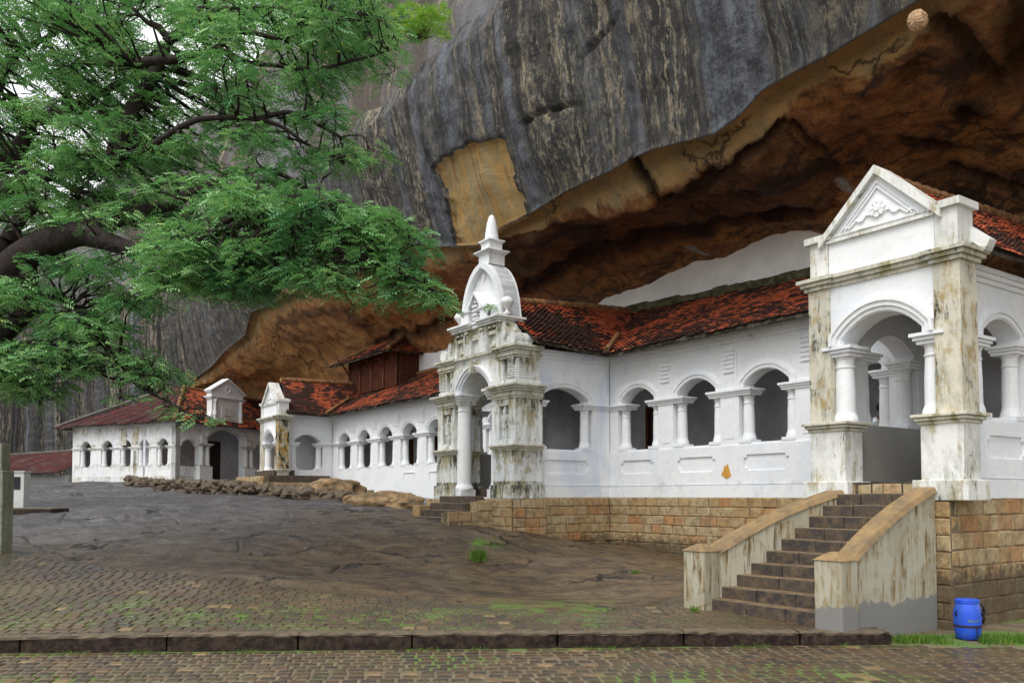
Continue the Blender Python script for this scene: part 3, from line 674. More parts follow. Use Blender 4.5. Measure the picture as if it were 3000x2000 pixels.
# gate tower
def tower():
    t = thing('gate_tower', 'ornate weathered gateway with bell gable and pointed finial', 'gateway', MAIN, (19.85, 12.55, 0))
    c = 19.85; mp = lambda s, o, z: (c+s, 12.55-o, z)
    D = 'towerdirt'
    for sg in (-1, 1):
        S = lambda x0, x1: (min(sg*x0, sg*x1), max(sg*x0, sg*x1))
        x0, x1 = S(1.05, 2.02)
        mb = MB(mp); mb.box(x0-.06, x1+.06, .10, -.95, -.05, .32); mb.build('plinth', 'towerdirt', t, bevel=.015)
        mb = MB(mp); mb.box(x0, x1, .04, -.9, .32, 1.22); mb.build('pedestal', D, t, bevel=.01)
        mb = MB(mp)
        for k, e in enumerate((.03, .07, .12)): mb.box(x0-e, x1+e, .04+e, -.9, 1.21+k*.055, 1.262+k*.055)
        mb.build('ledge', 'ledge', t, bevel=.006)
        # pier with sunk niche: frame of four bars round a back plane
        nx0, nx1 = S(1.25, 1.72)
        mb = MB(mp); mb.box(x0, nx0, 0, -.9, 1.37, 2.6); mb.box(nx1, x1, 0, -.9, 1.37, 2.6); mb.box(nx0, nx1, 0, -.9, 1.37, 1.5); mb.box(nx0, nx1, 0, -.9, 2.42, 2.6); mb.box(nx0, nx1, -.16, -.9, 1.5, 2.42)
        mb.build('pier', 'towerdirt', t, bevel=.006)
        # guardian relief
        g = MB(mp); cx = (nx0+nx1)/2
        g.lathe(0, 0, [(0, 0)], 3) if False else None
        H = lambda x, z, rx, rz, o=.0: g.prism([(x+rx*math.cos(q*math.pi/5), z+rz*math.sin(q*math.pi/5)) for q in range(10)], -.02+o, -.17)
        H(cx, 2.27, .06, .075); H(cx, 2.36, .045, .05, -.02); H(cx-.01, 2.07, .115, .14); H(cx+.01, 1.90, .10, .10, .01); H(cx-.05, 1.70, .05, .19, -.01); H(cx+.06, 1.68, .05, .18, -.02)
        H(cx-.13, 2.0, .035, .13, -.02); H(cx+.12, 2.10, .04, .10, -.02); H(cx+.13, 1.82, .03, .2, -.04); H(cx-.06, 1.52, .07, .03); H(cx+.08, 1.52, .07, .03)
        g.build('guardian_relief', 'towerdirt', t)
        mb = MB(mp)     # entablature
        for k, e in enumerate((.02, .05, .04, .09, .14, .19)): mb.box(x0-e, x1+e, e, -.9-e*.2, 2.60+k*.062, 2.658+k*.062)
        mb.build('entablature', 'ledge', t, bevel=.006)
        # second tier: pilasters with horizontal slats and dark niche
        y0, y1 = S(1.15, 1.98); n0, n1 = S(1.40, 1.62)
        mb = MB(mp); mb.box(y0, n0, -.05, -.85, 2.97, 3.68); mb.box(n1, y1, -.05, -.85, 2.97, 3.68); mb.box(n0, n1, -.25, -.85, 2.97, 3.68)
        mb.box(y0-.02, y1+.02, -.02, -.86, 2.97, 3.10); mb.build('upper_pier', D, t, bevel=.006)
        mb = MB(mp); q0, q1 = S(1.66, 1.96)
        for k in range(8): mb.box(q0, q1, -.0, -.1, 3.16+k*.065, 3.195+k*.065)
        if sg < 0:
            for k in range(8): mb.box(-1.98, -2.01, -.15, -.8, 3.16+k*.065, 3.195+k*.065)
        mb.build('slat_ornament', 'towerdirt', t)
        mb = MB(mp)
        for k, e in enumerate((.03, .06, .05, .10, .15)): mb.box(y0-e, y1+e, -.05+e, -.86-e*.2, 3.68+k*.068, 3.744+k*.068)
        mb.build('upper_cornice', 'ledge', t, bevel=.006)
        # volute scroll on top
        mb = MB(mp); pts = [S(1.15, 1.15)[0:1][0] if False else (sg*1.12, 4.02), (sg*1.96, 4.02), (sg*1.93, 4.20), (sg*1.80, 4.30), (sg*1.66, 4.27), (sg*1.55, 4.20), (sg*1.45, 4.35), (sg*1.36, 4.6), (sg*1.32, 4.72), (sg*1.12, 4.72)]
        mb.prism(pts, -.12, -.6); 
        mb.prism([(sg*1.80+.17*math.cos(q*math.pi/8), 4.20+.17*math.sin(q*math.pi/8)) for q in range(16)], -.04, -.65)
        mb.prism([(sg*1.42+.08*math.cos(q*math.pi/6), 4.40+.16*math.sin(q*math.pi/6)) for q in range(12)], -.04, -.6)
        mb.build('scroll', 'towerdirt', t, bevel=.008)
        # urn
        mb = MB(mp); ux = sg*1.22
        mb.lathe(ux, -.3, [(.10, 4.94), (.12, 4.99), (.06, 5.04), (.05, 5.12), (.10, 5.17), (.175, 5.26), (.185, 5.33), (.15, 5.37), (.12, 5.42), (.06, 5.45)], 20, .5); mb.build('urn', 'dirty2', t, smooth=True)
        # door column
        mb = MB(mp); mb.box(sg*.92-.24, sg*.92+.24, .0, -.5, -.05, .20); mb.lathe(sg*.90, -.25, col_prof(.20, 2.68, .215), 28, .5); mb.build('column', 'clean' if sg > 0 else 'white', t, smooth=False)
        mb = MB(mp)
        for k, e in enumerate((0, .03, .07, .12)): mb.box(sg*.90-.22-e, sg*.90+.22+e, e, -.5-e, 2.66+k*.075, 2.732+k*.075)
        mb.build('capital', 'dirty2', t, bevel=.006)
    # arch wall
    mb = MB(lambda s, o, z: (c+s, 12.60-o, z)); arch_wall(mb, -1.16, 1.16, [(0, 1.80)], 2.96, 2.96, 2.96, .44, 4.0, .8); mb.build('arch_wall', 'dirty2', t)
    mb = MB(lambda s, o, z: (c+s, 12.60-o, z)); archivolt(mb, 0, .74, 2.96, .44, ((.0, .07, .04), (.07, .15, .09), (.15, .20, .13))); mb.build('archivolt', 'white', t)
    mb = MB(mp); mb.prism([(-.06, 3.46), (.06, 3.46), (.10, 3.78), (-.10, 3.78)], .14, -.1); mb.build('keystone', 'ledge', t)
    mb = MB(mp); mb.box(-1.16, 1.16, .05, -.7, 3.92, 4.0); mb.build('string_course', 'ledge', t)
    # attic tier
    mb = MB(mp)
    mb.box(-1.16, -1.02, -.06, -.75, 4.0, 4.74); mb.box(1.02, 1.16, -.06, -.75, 4.0, 4.74); mb.box(-1.02, -.60, -.16, -.7, 4.0, 4.74); mb.box(.60, 1.02, -.16, -.7, 4.0, 4.74)
    mb.box(-.60, -.20, -.02, -.75, 4.0, 4.74); mb.box(.20, .60, -.02, -.75, 4.0, 4.74); mb.box(-.20, .20, -.14, -.7, 4.0, 4.74)
    mb.build('attic_wall', 'towerdirt', t, bevel=.006)
    mb = MB(mp)
    for x0, x1 in ((-1.0, -.63), (.63, 1.0)): mb.box(x0, x1, -.08, -.2, 4.46, 4.56); mb.box(x0+.05, x1-.05, -.10, -.2, 4.12, 4.2)
    for k, e in enumerate((.02, .05)): mb.box(-.20+e, .20-e, -.06, -.2, 4.42+k*.07, 4.48+k*.07)
    for x in (-.95, -.72, -.40, .40, .72, .95): mb.box(x-.07, x+.07, .02 if abs(x) < .5 else -.04, -.2, 4.635, 4.69)
    mb.build('attic_ornament', 'ledge', t)
    mb = MB(mp)
    for k, e in enumerate((.02, .06, .11)):
        for x0, x1 in ((-1.2, -.20), (.20, 1.2)): mb.box(x0-(e if x0 < 0 else 0), x1+(e if x1 > 1 else 0), e, -.78-e, 4.74+k*.065, 4.802+k*.065)
    mb.build('attic_cornice', 'dirty2', t, bevel=.006)
    # bell-shaped gable with a rim
    def bell(hw, h, z0, n=26):
        L = [];
        for k in range(n+1):
            u = k/n; z = z0+h*u
            L.append((hw*(1-u**2.6)**.62*(1+.10*(1-u)**3), z))
        return L
    Lf = bell(.98, 1.72, 4.93); mb = MB(mp); poly = [(x, z) for x, z in Lf]+[(-x, z) for x, z in reversed(Lf[:-1])]
    mb.prism(poly, -.36, -.84); mb.build('bell_gable', 'clean', t)
    rim = MB(mp)
    for (x0, z0), (x1, z1) in zip(Lf, Lf[1:]):
        ins = .14
        def inn(x, z): return (max(0, x-ins), z-ins*.9*max(0, (z-4.93)/1.72)**2)
        a, b = inn(x0, z0), inn(x1, z1)
        for sg in (-1, 1):
            rim.prism([(sg*x0, z0), (sg*x1, z1), (sg*b[0], b[1]), (sg*a[0], a[1])], -.20, -.90)
    rim.build('gable_rim', 'white', t)
    mb = MB(mp)         # small broken pediment with lattice relief in front of the bell
    for sg in (-1, 1):
        a, b = sorted((sg*.30, sg*.68)); mb.box(a, b, .0, -.4, 4.93, 5.25); mb.box(a-.04, b+.04, .04, -.4, 5.25, 5.32)
        mb.prism([(sg*.32, 5.30), (0, 5.72), (0, 5.80), (sg*.38, 5.36)], .02, -.4)
    mb.build('broken_pediment', 'white', t)
    mb = MB(mp)
    for j in range(7):
        for k in (-1, 0, 1):
            if j == 6 and k: continue
            x, z = k*.085+(.04 if j % 2 else 0), 4.78+j*.12
            mb.prism([(x-.035, z), (x, z-.045), (x+.035, z), (x, z+.045)], -.02, -.4)
    mb.build('lattice_relief', 'white', t)
    mb = MB(mp); mb.prism([(-.07, 6.28), (0, 6.12), (.07, 6.28), (0, 6.42)], -.32, -.4); mb.build('star_relief', 'dirty2', t)
    # finial
    mb = MB(mp)
    mb.box(-.27, .27, -.33, -.87, 6.60, 6.92)
    for k, e in enumerate((.30, .34, .38)): mb.box(-e, e, -.60+e, -.60-e, 6.90+k*.04, 6.938+k*.04)
    mb.box(-.22, .22, -.38, -.82, 7.02, 7.24)
    for k, e in enumerate((.24, .28)): mb.box(-e, e, -.60+e, -.60-e, 7.24+k*.05, 7.288+k*.05)
    mb.build('finial_base', 'dirty2', t, bevel=.008)
    mb = MB(mp); mb.lathe(0, -.60, [(.205, 7.34), (.205, 7.42), (.19, 7.5), (.185, 7.56), (.178, 7.6), (.165, 7.7), (.155, 7.74), (.148, 7.8), (.125, 7.9), (.115, 7.94), (.10, 8.0), (.07, 8.06), (.03, 8.1)], 20, .5)
    mb.build('finial_cone', 'white', t, smooth=False)
    # small dark half door / dado seen inside the doorway
    mb = MB(lambda s, o, z: (21.30-o, s, z)); mb.box(13.4, 15.9, 0, -.05, .25, 1.28); mb.build('dado', 'cement', t)
    return t
tower()
t = thing('stone_steps', 'short flight of dark stone steps with low block walls below the ornate gateway', 'steps', MAIN, (20, 11.4, 0))
for k in range(5):
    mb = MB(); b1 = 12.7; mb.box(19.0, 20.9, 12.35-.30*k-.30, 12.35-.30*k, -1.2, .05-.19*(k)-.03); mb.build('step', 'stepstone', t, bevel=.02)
mb = MB(); mb.box(17.85, 21.9, 12.45, 13.4, -1.3, -.06); mb.build('landing', 'mortar', t)
blockwall(t, pa(18.75), 11.0, 12.6, -1.5, -.10, bh=.3, bw=.5, dep=.14, top=lambda s: -.1 if s > 11.9 else -.38)
blockwall(t, pb(11.15), 18.62, 19.0, -1.5, -.42, bh=.3, bw=.4, dep=.14, name='end_block')
mb = MB(); mb.box(18.68, 19.0, 11.1, 12.5, -1.4, -.44); mb.box(18.68, 19.0, 11.9, 12.5, -.44, -.14); mb.build('side_wall', 'stone', t)
mb = MB(); mb.box(20.9, 21.3, 11.4, 12.5, -1.4, -.25); mb.build('side_wall', 'stone', t, bevel=.02)
blockwall(t, pb(12.45), 17.73, 19.0, -1.5, -.06, bh=.25, bw=.4, dep=.1, name='base_block')
blockwall(t, pa(17.80), 12.42, 13.5, -1.8, -.06, bh=.25, bw=.4, dep=.1, name='base_block')
blockwall(t, pb(12.38), 20.9, 22.05, -1.5, -.06, bh=.25, bw=.4, dep=.12, name='base_block')

# gallery D + B2
t = thing('temple_gallery', 'white arcade with red and black tiled roof, left of the ornate gateway', 'gallery', MAIN, (30, 16.35, 0))
opsD = [(37.45-2.2*k, 1.6) for k in range(7)]
arcade(t, pb(16.35), 22.0, 38.9, opsD, z=(-.5, 1.29, 2.44, 2.60, .34, 3.95), mw='clean', mc='clean', ml='clean', panels=False)
mb = MB(pb(16.35))
for c in (24.25, 26.45, 28.65, 30.85): mb.box(c-.5, c+.5, .03, -.01, .98, 1.02); mb.box(c-.5, c-.46, .03, -.01, .7, .98); mb.box(c+.46, c+.5, .03, -.01, .7, .98)
mb.build('panel_moulding', 'clean', t)
arcade(t, pa(38.9), 14.1, 16.33, [(15.05, 1.62)], z=(-.5, 1.29, 2.44, 2.60, .30, 3.95), mw='clean', mc='clean', ml='clean', pil=False, panels=False)
mb = MB(); mb.box(40.4, 40.7, 14.1, 19.2, -.3, 3.95); mb.build('side_wall', 'clean', t)
backwall(t, pb(16.35), 22, 46, .24, 5.7, 2.6, doors=[(33.6, 1.0, 2.5), (26, 1, 2.5), (35.9, .9, 2.4)])
mb = MB(); mb.box(21.8, 38.9, 16.7, 18.9, 0, .24); mb.build('floor_slab', 'stepstone', t)
stp = lambda s: (.62 if s > 38 else .50 if s > 36.4 else .30 if s > 34.2 else .08 if s > 32.2 else -.25 if s > 29.5 else -.6)
blockwall(t, pb(16.35), 26, 38.95, -1.2, .7, bh=.3, bw=.6, dep=.16, top=stp)
blockwall(t, pa(38.92), 13.9, 16.35, -.8, .66, bh=.3, bw=.6, dep=.16)
roof(t, (38.35, 15.8, 3.95), (22.3, 15.8, 3.95), (39.75, 18.95, 5.75), (19.8, 18.95, 5.85), cw=.2, ch=.15)
roof(t, (38.35, 13.8, 4.0), (38.35, 15.8, 3.95), (39.75, 14.05, 5.66), (39.75, 18.95, 5.78), cw=.2, ch=.15)
roof(t, (41.2, 19, 4.0), (41.2, 13.8, 4.0), (39.75, 18.95, 5.78), (39.75, 14.05, 5.66), cw=.2, ch=.15)
ridge(t, (39.75, 14.0, 5.7), (39.75, 18.95, 5.8), .12, .33); ridge(t, (38.3, 15.75, 4.03), (39.0, 17.2, 4.9), .08, .33, name='valley_tile'); ridge(t, (39.6, 18.9, 5.8), (30, 18.92, 5.83), .10, .33)
mb = MB(); mb.box(21, 35, 18.97, 19.2, 5.0, 8.2); mb.build('upper_wall', 'clean', t)
porch('entrance_porch', 'small far white porch with plain gable and black stained side wall', da=31.95, db=.6, full=False)
t = thing('stone_terrace', 'low stone block platform under the small far porch', 'platform', MAIN, (40, 12.8, 0))
blockwall(t, pb(12.7), 37.9, 42.0, -.6, .95, bh=.28, bw=.6, dep=.15)
blockwall(t, pa(37.9), 12.7, 16.1, -.8, .66, bh=.28, bw=.6, dep=.15)
mb = MB(); mb.box(37.88, 42, 12.68, 16.3, -.6, .60); mb.box(38.3, 41.7, 12.9, 16.0, .60, 1.0); mb.build('slab', 'stepstone', t)
mb = MB(); mb.box(38.55, 41.3, 13.3, 14.3, .55, 1.25); mb.build('porch_floor', 'stepstone', t)

# wooden loft with a tiled roof above D
t = thing('wooden_loft', 'red brown slatted timber loft with its own tiled roof above the arcade', 'loft', MAIN, (37, 18.5, 0))
la, lb, lc, ld = 34.9, 40.3, 17.9, 20.5
mb = MB(); mb.box(la, lb, lc, ld, 5.2, 7.05); mb.build('wall', 'door', t)
mb = MB()
for k in range(46): a = la+.1+(lb-la-.15)*k/46; mb.box(a, a+.045, lc-.05, lc, 5.2, 7.05)
for k in range(22): b = lc+.05+(ld-lc)*k/22; mb.box(la-.05, la, b, b+.06, 5.2, 7.05)
mb.build('slats', 'wood', t)
for k in range(5):
    mb = MB(); a = la+.0+(lb-la-.1)*k/4; mb.box(a, a+.12, lc-.12, lc-.04, 5.2, 7.1); mb.tube([(a+.06, lc-.1, 6.2), (a+.06, lc-.35, 6.65), (a+.06, lc-.75, 7.0)], .045, 5); mb.build('bracket', 'wood', t)
roof(t, (lb+.8, lc-.8, 6.75), (la-.5, lc-.8, 6.75), (lb-1.2, lc+1.2, 7.95), (la+1.0, lc+1.2, 7.95), cw=.25, ch=.16)
roof(t, (la-.5, lc-.8, 6.75), (la-.5, ld, 6.75), (la+1.0, lc+1.2, 7.95), (la+1.0, ld, 7.95), cw=.25, ch=.16)
ridge(t, (lb+.8, lc-.8, 6.82), (lb-1.2, lc+1.2, 8.0), .1, .35); ridge(t, (la-.5, lc-.8, 6.82), (la+1.0, lc+1.2, 8.0), .1, .35)

# far building E
t = thing('far_gallery', 'distant white building with five small arches and a large archway, under sagging purple roof', 'building', FAR, (0, 0, 1))
zE = (.3, 2.1, 3.33, 3.49, .38, 5.1)
opsG = [(1.18, 1.30), (3.0, 1.30), (4.78, 1.30), (6.70, 1.34), (8.95, 1.36)]
mpG = pb(0)
arcade(t, mpG, 0, 10.4, opsG, z=zE, mw='dirty2', mc='dirty2', ml='dirty2', panels=False, groove=False, cr=.16)
mb = MB(mpG)
for a in (3.85, 5.05): mb.box(a-.28, a+.28, .035, -.01, 3.6, 5.0)
mb.box(3.75, 4.05, .012, -.01, .9, 5.0); mb.build('stain_strip', 'filthy', t)
mb = MB(lambda s, o, z: (-o, s, z)); arch_wall(mb, .0, 2.35, [(1.22, 1.66)], .3, 2.1, 3.49, .36, 5.1, .4); mb.build('side_wall', 'dirty2', t)
mb = MB(lambda s, o, z: (-o, s, z)); archivolt(mb, 1.22, .67, 3.49, .36); mb.build('archivolt', 'dirty2', t)
mb = MB(lambda s, o, z: (-o, s, z)); arch_wall(mb, 2.35, 6.75, [(4.55, 3.42)], .3, 1.0, 4.29, .42, 5.35, .4); mb.build('arch_wall', 'white', t)
mb = MB(lambda s, o, z: (-o, s, z)); archivolt(mb, 4.55, 1.55, 4.29, .42, ((0, .14, .06), (.14, .26, .12), (.26, .32, .16))); mb.build('archivolt', 'dirty2', t)
mb = MB(lambda s, o, z: (-o, s, z)); arch_wall(mb, 6.75, 13, [(7.95, 1.5), (10.5, 1.5)], .3, 2.1, 3.49, .36, 5.1, .4); mb.build('side_wall', 'white', t)
mF = lambda s, o, z: (-o, s, z)
for s_ in (2.12, 2.66, 6.42, 6.98):
    mb = MB(mF); mb.lathe(s_, .12, col_prof(2.15, 3.55, .19), 18, .5); mb.build('column', 'dirty2', t)
for s_ in (2.39, 6.70):
    mb = MB(mF); mb.box(s_-.58, s_+.58, .36, -.2, .3, 2.12); mb.build('pedestal', 'white', t)
    mb = MB(mF)
    for k, e in enumerate((0, .06, .12)): mb.box(s_-.52-e, s_+.52+e, .30+e, -.1, 3.52+k*.07, 3.585+k*.07)
    for k, e in enumerate((0, .06)): mb.box(s_-.24-e, s_+.24+e, .2+e, -.1, 4.15+k*.07, 4.21+k*.07)
    mb.box(s_-.22, s_+.22, .16, -.1, 3.7, 4.15); mb.build('capital', 'dirty2', t)
mb = MB(mF); mb.box(3.05, 6.05, .12, -.35, 5.35, 7.0); mb.prism([(2.75, 5.35), (3.05, 5.35), (3.05, 6.1), (2.95, 5.7)], .1, -.3); mb.prism([(6.05, 5.35), (6.4, 5.35), (6.15, 5.7), (6.05, 6.1)], .1, -.3)
mb.prism([(3.0, 7.15), (6.1, 7.15), (6.1, 7.45), (4.55, 8.38), (3.0, 7.45)], .14, -.35); mb.build('gable_wall', 'clean', t)
mb = MB(mF)
for k, e in enumerate((.03, .09, .15)): mb.box(3.0-e, 6.1+e, .14+e, -.35-e, 6.96+k*.07, 7.02+k*.07)
mb.box(2.5, 6.6, .2, -.1, 5.22, 5.35)
mb.prism([(2.85, 7.45), (4.55, 8.45), (4.55, 8.58), (2.78, 7.58)], .24, -.4); mb.prism([(6.25, 7.45), (4.55, 8.45), (4.55, 8.58), (6.32, 7.58)], .24, -.4)
mb.build('gable_cornice', 'white', t)
for s_ in (3.3, 5.8):
    mb = MB(mF); mb.lathe(s_, .2, [(.16, 5.4), (.16, 5.5), (.09, 5.56), (.13, 5.75), (.16, 6.0), (.10, 6.3), (.12, 6.36), (.08, 6.5), (.11, 6.8), (.16, 6.95)], 14, .5); mb.build('baluster', 'dirty2', t, smooth=True)
mb = MB(mF); mb.box(3.95, 5.2, .2, .1, 5.6, 6.55); mb.build('plaque_frame', 'white', t)
mb = MB(mF); mb.box(4.15, 5.0, .215, .19, 5.75, 6.4); mb.build('plaque', 'dirty', t)
mb = MB(mF); mb.lathe(4.55, .15, [(.25, 7.62)], 3) if False else None
for q in range(10):
    x, z = 4.55+.22*math.cos(q*.628), 7.75+.22*math.sin(q*.628); mb.prism([(x-.06, z-.06), (x+.06, z-.06), (x+.06, z+.06), (x-.06, z+.06)], .19, .1)
mb.build('rosette', 'white', t)
mb = MB(); mb.box(2.9, 3.1, 0, 13, 0, 5); mb.box(3, 10.4, 3.0, 3.2, 0, 5.2); mb.box(10.1, 10.4, .3, 3.2, 0, 5.0); mb.build('back_wall', 'inner', t)
mb = MB(); mb.box(2.84, 2.9, 5.6, 6.9, 1, 4.2); mb.build('door', 'door', t)
mb = MB(); mb.box(0.02, 10.3, .05, 13, .2, 1.02); mb.build('floor_slab', 'stepstone', t)
roof(t, (11.4, -.7, 5.0), (-.6, -.7, 5.12), (4.2, 3.4, 8.0), (3.0, 3.4, 7.95), 'tileold', cw=.26, ch=.2, sag=.12)
roof(t, (-.6, -.7, 5.12), (-.6, 14, 5.1), (3.0, 3.4, 7.95), (3.0, 14, 7.7), 'tile', cw=.24, ch=.2, sag=.06)
roof(t, (11.4, 8, 5.0), (11.4, -.7, 5.0), (4.3, 8, 8.0), (4.3, 3.4, 8.0), 'tileold', cw=.3, ch=.24, sag=.1)
ridge(t, (-.6, -.7, 5.2), (3.0, 3.4, 8.03), .14, .4); ridge(t, (11.4, -.7, 5.08), (4.3, 3.4, 8.05), .12, .4, 'ridgegrey'); ridge(t, (3.0, 3.4, 8.0), (3.0, 14, 7.75), .12, .4)
for s0, s1 in ((-.05, .62),):
    mb = MB()
blockwall(t, mpG, -.2, 4.2, .5, 1.12, bh=.3, bw=.5, dep=.15)
# shed behind at far left
t = thing('shed', 'low shed with purple tiled roof at far left beyond the bare rock', 'shed', FAR, (14, 1, 0))
mb = MB(); mb.box(10.6, 22, -.3, 4, -.5, 1.55); mb.build('wall', 'cement', t)
roof(t, (22, -1.0, 1.75), (10.55, -1.0, 1.75), (22, 2.6, 3.35), (10.55, 2.6, 3.60), 'tileold', cw=.26, ch=.2, sag=.06)
ridge(t, (22, 2.6, 3.4), (10.55, 2.6, 3.66), .1, .4, 'ridgegrey')

# big staircase
t = thing('staircase', 'stone staircase with sloping ochre parapets and four-sided posts leading up to the near porch', 'staircase', MAIN, (8, 11.6, 0))
N_ = 10
for k in range(N_):
    b0 = 10.42+.245*k; z1 = -1.83+.188*(k+1); la_ = 9.40-.92*k/(N_-1)
    mb = MB(); seg = [7.05, 7.05+(la_-7.05)*random.uniform(.3, .4), 7.05+(la_-7.05)*random.uniform(.6, .72), la_]
    for s0, s1 in zip(seg, seg[1:]):
        j = random.uniform(-.012, .012); mb.box(s0+.004, s1-.004, b0+j, b0+.245*(2 if k < N_-1 else 1)+.1, z1-.30, z1+j*.6)
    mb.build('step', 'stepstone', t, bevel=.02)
mb = MB(); mb.sideprism([(10.6, -2.1), (12.95, -2.1), (12.95, -.1), (12.7, -.2)], 7.1, 8.6); mb.build('stair_core', 'mortar', t)
def parapet(x0, x1, y0, y1, z0, z1, wd, zb=-2.15, n=14):
    """from (x0,y0) bottom to (x1,y1) top; returns body and coping"""
    body = MB(); cop = MB(); P = []
    for k in range(n+1):
        u = k/n; zz = z0+(z1-z0)*u+.10*math.sin(math.pi*u)
        P.append((x0+(x1-x0)*u, y0+(y1-y0)*u, zz))
    for (xa, ya, za), (xb, yb, zb2) in zip(P, P[1:]):
        h = wd/2
        body.add([(xa-h, ya, zb), (xa+h, ya, zb), (xb+h, yb, zb), (xb-h, yb, zb), (xa-h, ya, za-.03), (xa+h, ya, za-.03), (xb+h, yb, zb2-.03), (xb-h, yb, zb2-.03)],
                 [(0, 1, 5, 4), (1, 2, 6, 5), (2, 3, 7, 6), (3, 0, 4, 7)], .5)
        h += .035
        cop.add([(xa-h, ya, za-.05), (xa+h, ya, za-.05), (xb+h, yb, zb2-.05), (xb-h, yb, zb2-.05), (xa-h*.8, ya, za+.03), (xa+h*.8, ya, za+.03), (xb+h*.8, yb, zb2+.03), (xb-h*.8, yb, zb2+.03)],
                [(0, 3, 2, 1), (4, 5, 6, 7), (0, 1, 5, 4), (1, 2, 6, 5), (2, 3, 7, 6), (3, 0, 4, 7)], .5)
    return body, cop
for x0, x1, yb, bot in ((9.50, 8.58, 10.50, -2.0), (7.04, 7.0, 10.52, -2.3)):
    b_, c_ = parapet(x0, x1, yb, 12.74, -.95, .12 if x0 < 8 else .08, .30, bot)
    pm = 'par' if x0 < 8 else 'parl'; o = b_.build('parapet', pm, t, smooth=False); c_.build('coping', 'ochre', o)
    mb = MB(); mb.box(x0-.22, x0+.22, yb-.28, yb+.12, bot, -.88); o = mb.build('newel_post', pm, t, bevel=.03)
    mb = MB(); mb.pyr(x0-.235, x0+.235, yb-.295, yb+.135, -.885, -.77, .25); mb.build('cap', 'ochre', o)
# ---------------------------------------------------------------- rock overhang
def lip_at(px, py, b):
    d = ray(px, py); t = b/(.8198*d.x+.5726*d.y); p = d*t
    return (-.5726*p.x+.8198*p.y, p.z)
K = 3000/2352
lipP = [(2100*K, 12, 14), (2000*K, 70*K, 14), (1900*K, 130*K, 14), (1840*K, 160*K, 14), (1750*K, 210*K, 14), (1700*K, 265*K, 14), (1640*K, 310*K, 14),
        (1500*K, 345*K, 14), (1450*K, 365*K, 14), (1400*K, 395*K, 14), (1300*K, 440*K, 14), (1220*K, 490*K, 14), (1150*K, 522*K, 14), (1090*K, 568*K, 14), (1205, 721, 14),
        (1090, 750, 14), (934, 809, 14.5), (801, 887, 15.4), (760, 905, 15.8), (735, 915, 16.1), (718, 981, 16.5), (658, 1030, 17.4), (619, 1075, 18.2), (553, 1125, 19)]
tab = sorted((*lip_at(x, y, b), b) for x, y, b in lipP)
tab = [(-9, 9.2, 14.2), (0, 8.9, 14), (4, 8.7, 14)]+[q for q in tab if q[0] > 5]
LA = np.array([q[0] for q in tab]); LZ = np.array([q[1] for q in tab]); LB = np.array([q[2] for q in tab])
pts = [(MAIN.w(a, b).x, MAIN.w(a, b).y, z) for a, z, b in zip(LA, LZ, LB)]
pts += [(-32.5, 76.5, 5.0), (-37.5, 77.5, 0), (-46, 75, -1), (-56, 69, -1), (-66, 58, -1)]
pts = np.array(pts); seg = np.hypot(np.diff(pts[:, 0]), np.diff(pts[:, 1])); ul = np.concatenate([[0], np.cumsum(seg)])
us = [0.]
while us[-1] < ul[-1]:
    Yc = np.interp(us[-1], ul, pts[:, 1]); us.append(us[-1]+max(.055, .0062*max(8, Yc)))
us = np.array(us[:-1]); X0 = np.interp(us, ul, pts[:, 0]); Y0 = np.interp(us, ul, pts[:, 1]); Z0 = np.interp(us, ul, pts[:, 2])
def smooth(x, n):
    k = np.ones(n)/n; return np.convolve(np.pad(x, n//2, 'edge'), k, 'valid')[:len(x)]
Xs, Ys = smooth(X0, 41), smooth(Y0, 41)
tx, ty = np.gradient(Xs), np.gradient(Ys); L = np.hypot(tx, ty); tx /= L; ty /= L
nx, ny = -ty, tx                                    # candidate outward normal
flip = np.sign(nx*(-.8198)+ny*(-.5726)); flip[flip == 0] = 1; flip = np.where(flip < 0, -1, 1); nx *= flip; ny *= flip
nx, ny = smooth(nx, 61), smooth(ny, 61)
aL = -.5726*Xs+.8198*Ys
kd = np.interp(aL, [0, 10, 20, 27, 34, 45, 56, 66, 74], [1, .92, .80, 1.2, 2.0, 2.2, 2.0, 1.2, .5]); ki = np.interp(aL, [0, 62, 70, 76], [1, 1, .7, .25])
ki = np.where(Ys > 74.5, .2, ki)
top = np.interp(aL, [0, 12, 19, 30, 45, 56, 66, 80], [19, 17.0, 14.6, 14.4, 15, 17, 20, 20])
Zlow = np.where(Z0 < 3, Z0, Z0)
und = [(8.5, -4.7), (7, -3.4), (6, -2.6), (5, -1.80), (4.0, -1.25), (3.2, -.98), (2.2, -.82), (1.35, -.72), (.95, -.60), (.70, -.40), (.56, -.14), (.50, .06), (.36, .17), (.18, .16), (.04, .05)]
fac = [(0, 0), (-.04, .10), (.10, .35), (.5, 1.1), (1.05, 2.5), (1.45, 3.8), (1.55, 4.6), (1.30, 5.3), (.4, 5.85), (-1.5, 6.3), (-5, 6.9), (-12, 7.6)]
def resample(P, n):
    P = np.array(P, float); s = np.concatenate([[0], np.cumsum(np.hypot(*np.diff(P, axis=0).T))]); q = np.linspace(0, s[-1], n)
    return np.interp(q, s, P[:, 0]), np.interp(q, s, P[:, 1]), q, s[-1]
ui, uz, uq, uL = resample(und+[(0, 0)], 100); fi, fz, fq, fL = resample(fac[:9], 95); gi, gz_, gq, gL = resample(fac[8:], 26)
inn = np.concatenate([-ui, fi[1:], gi[1:]]); dz = np.concatenate([uz, fz[1:], gz_[1:]]); vv = np.concatenate([uq-uL, fq[1:], fL+gq[1:]])
isun = vv < 0
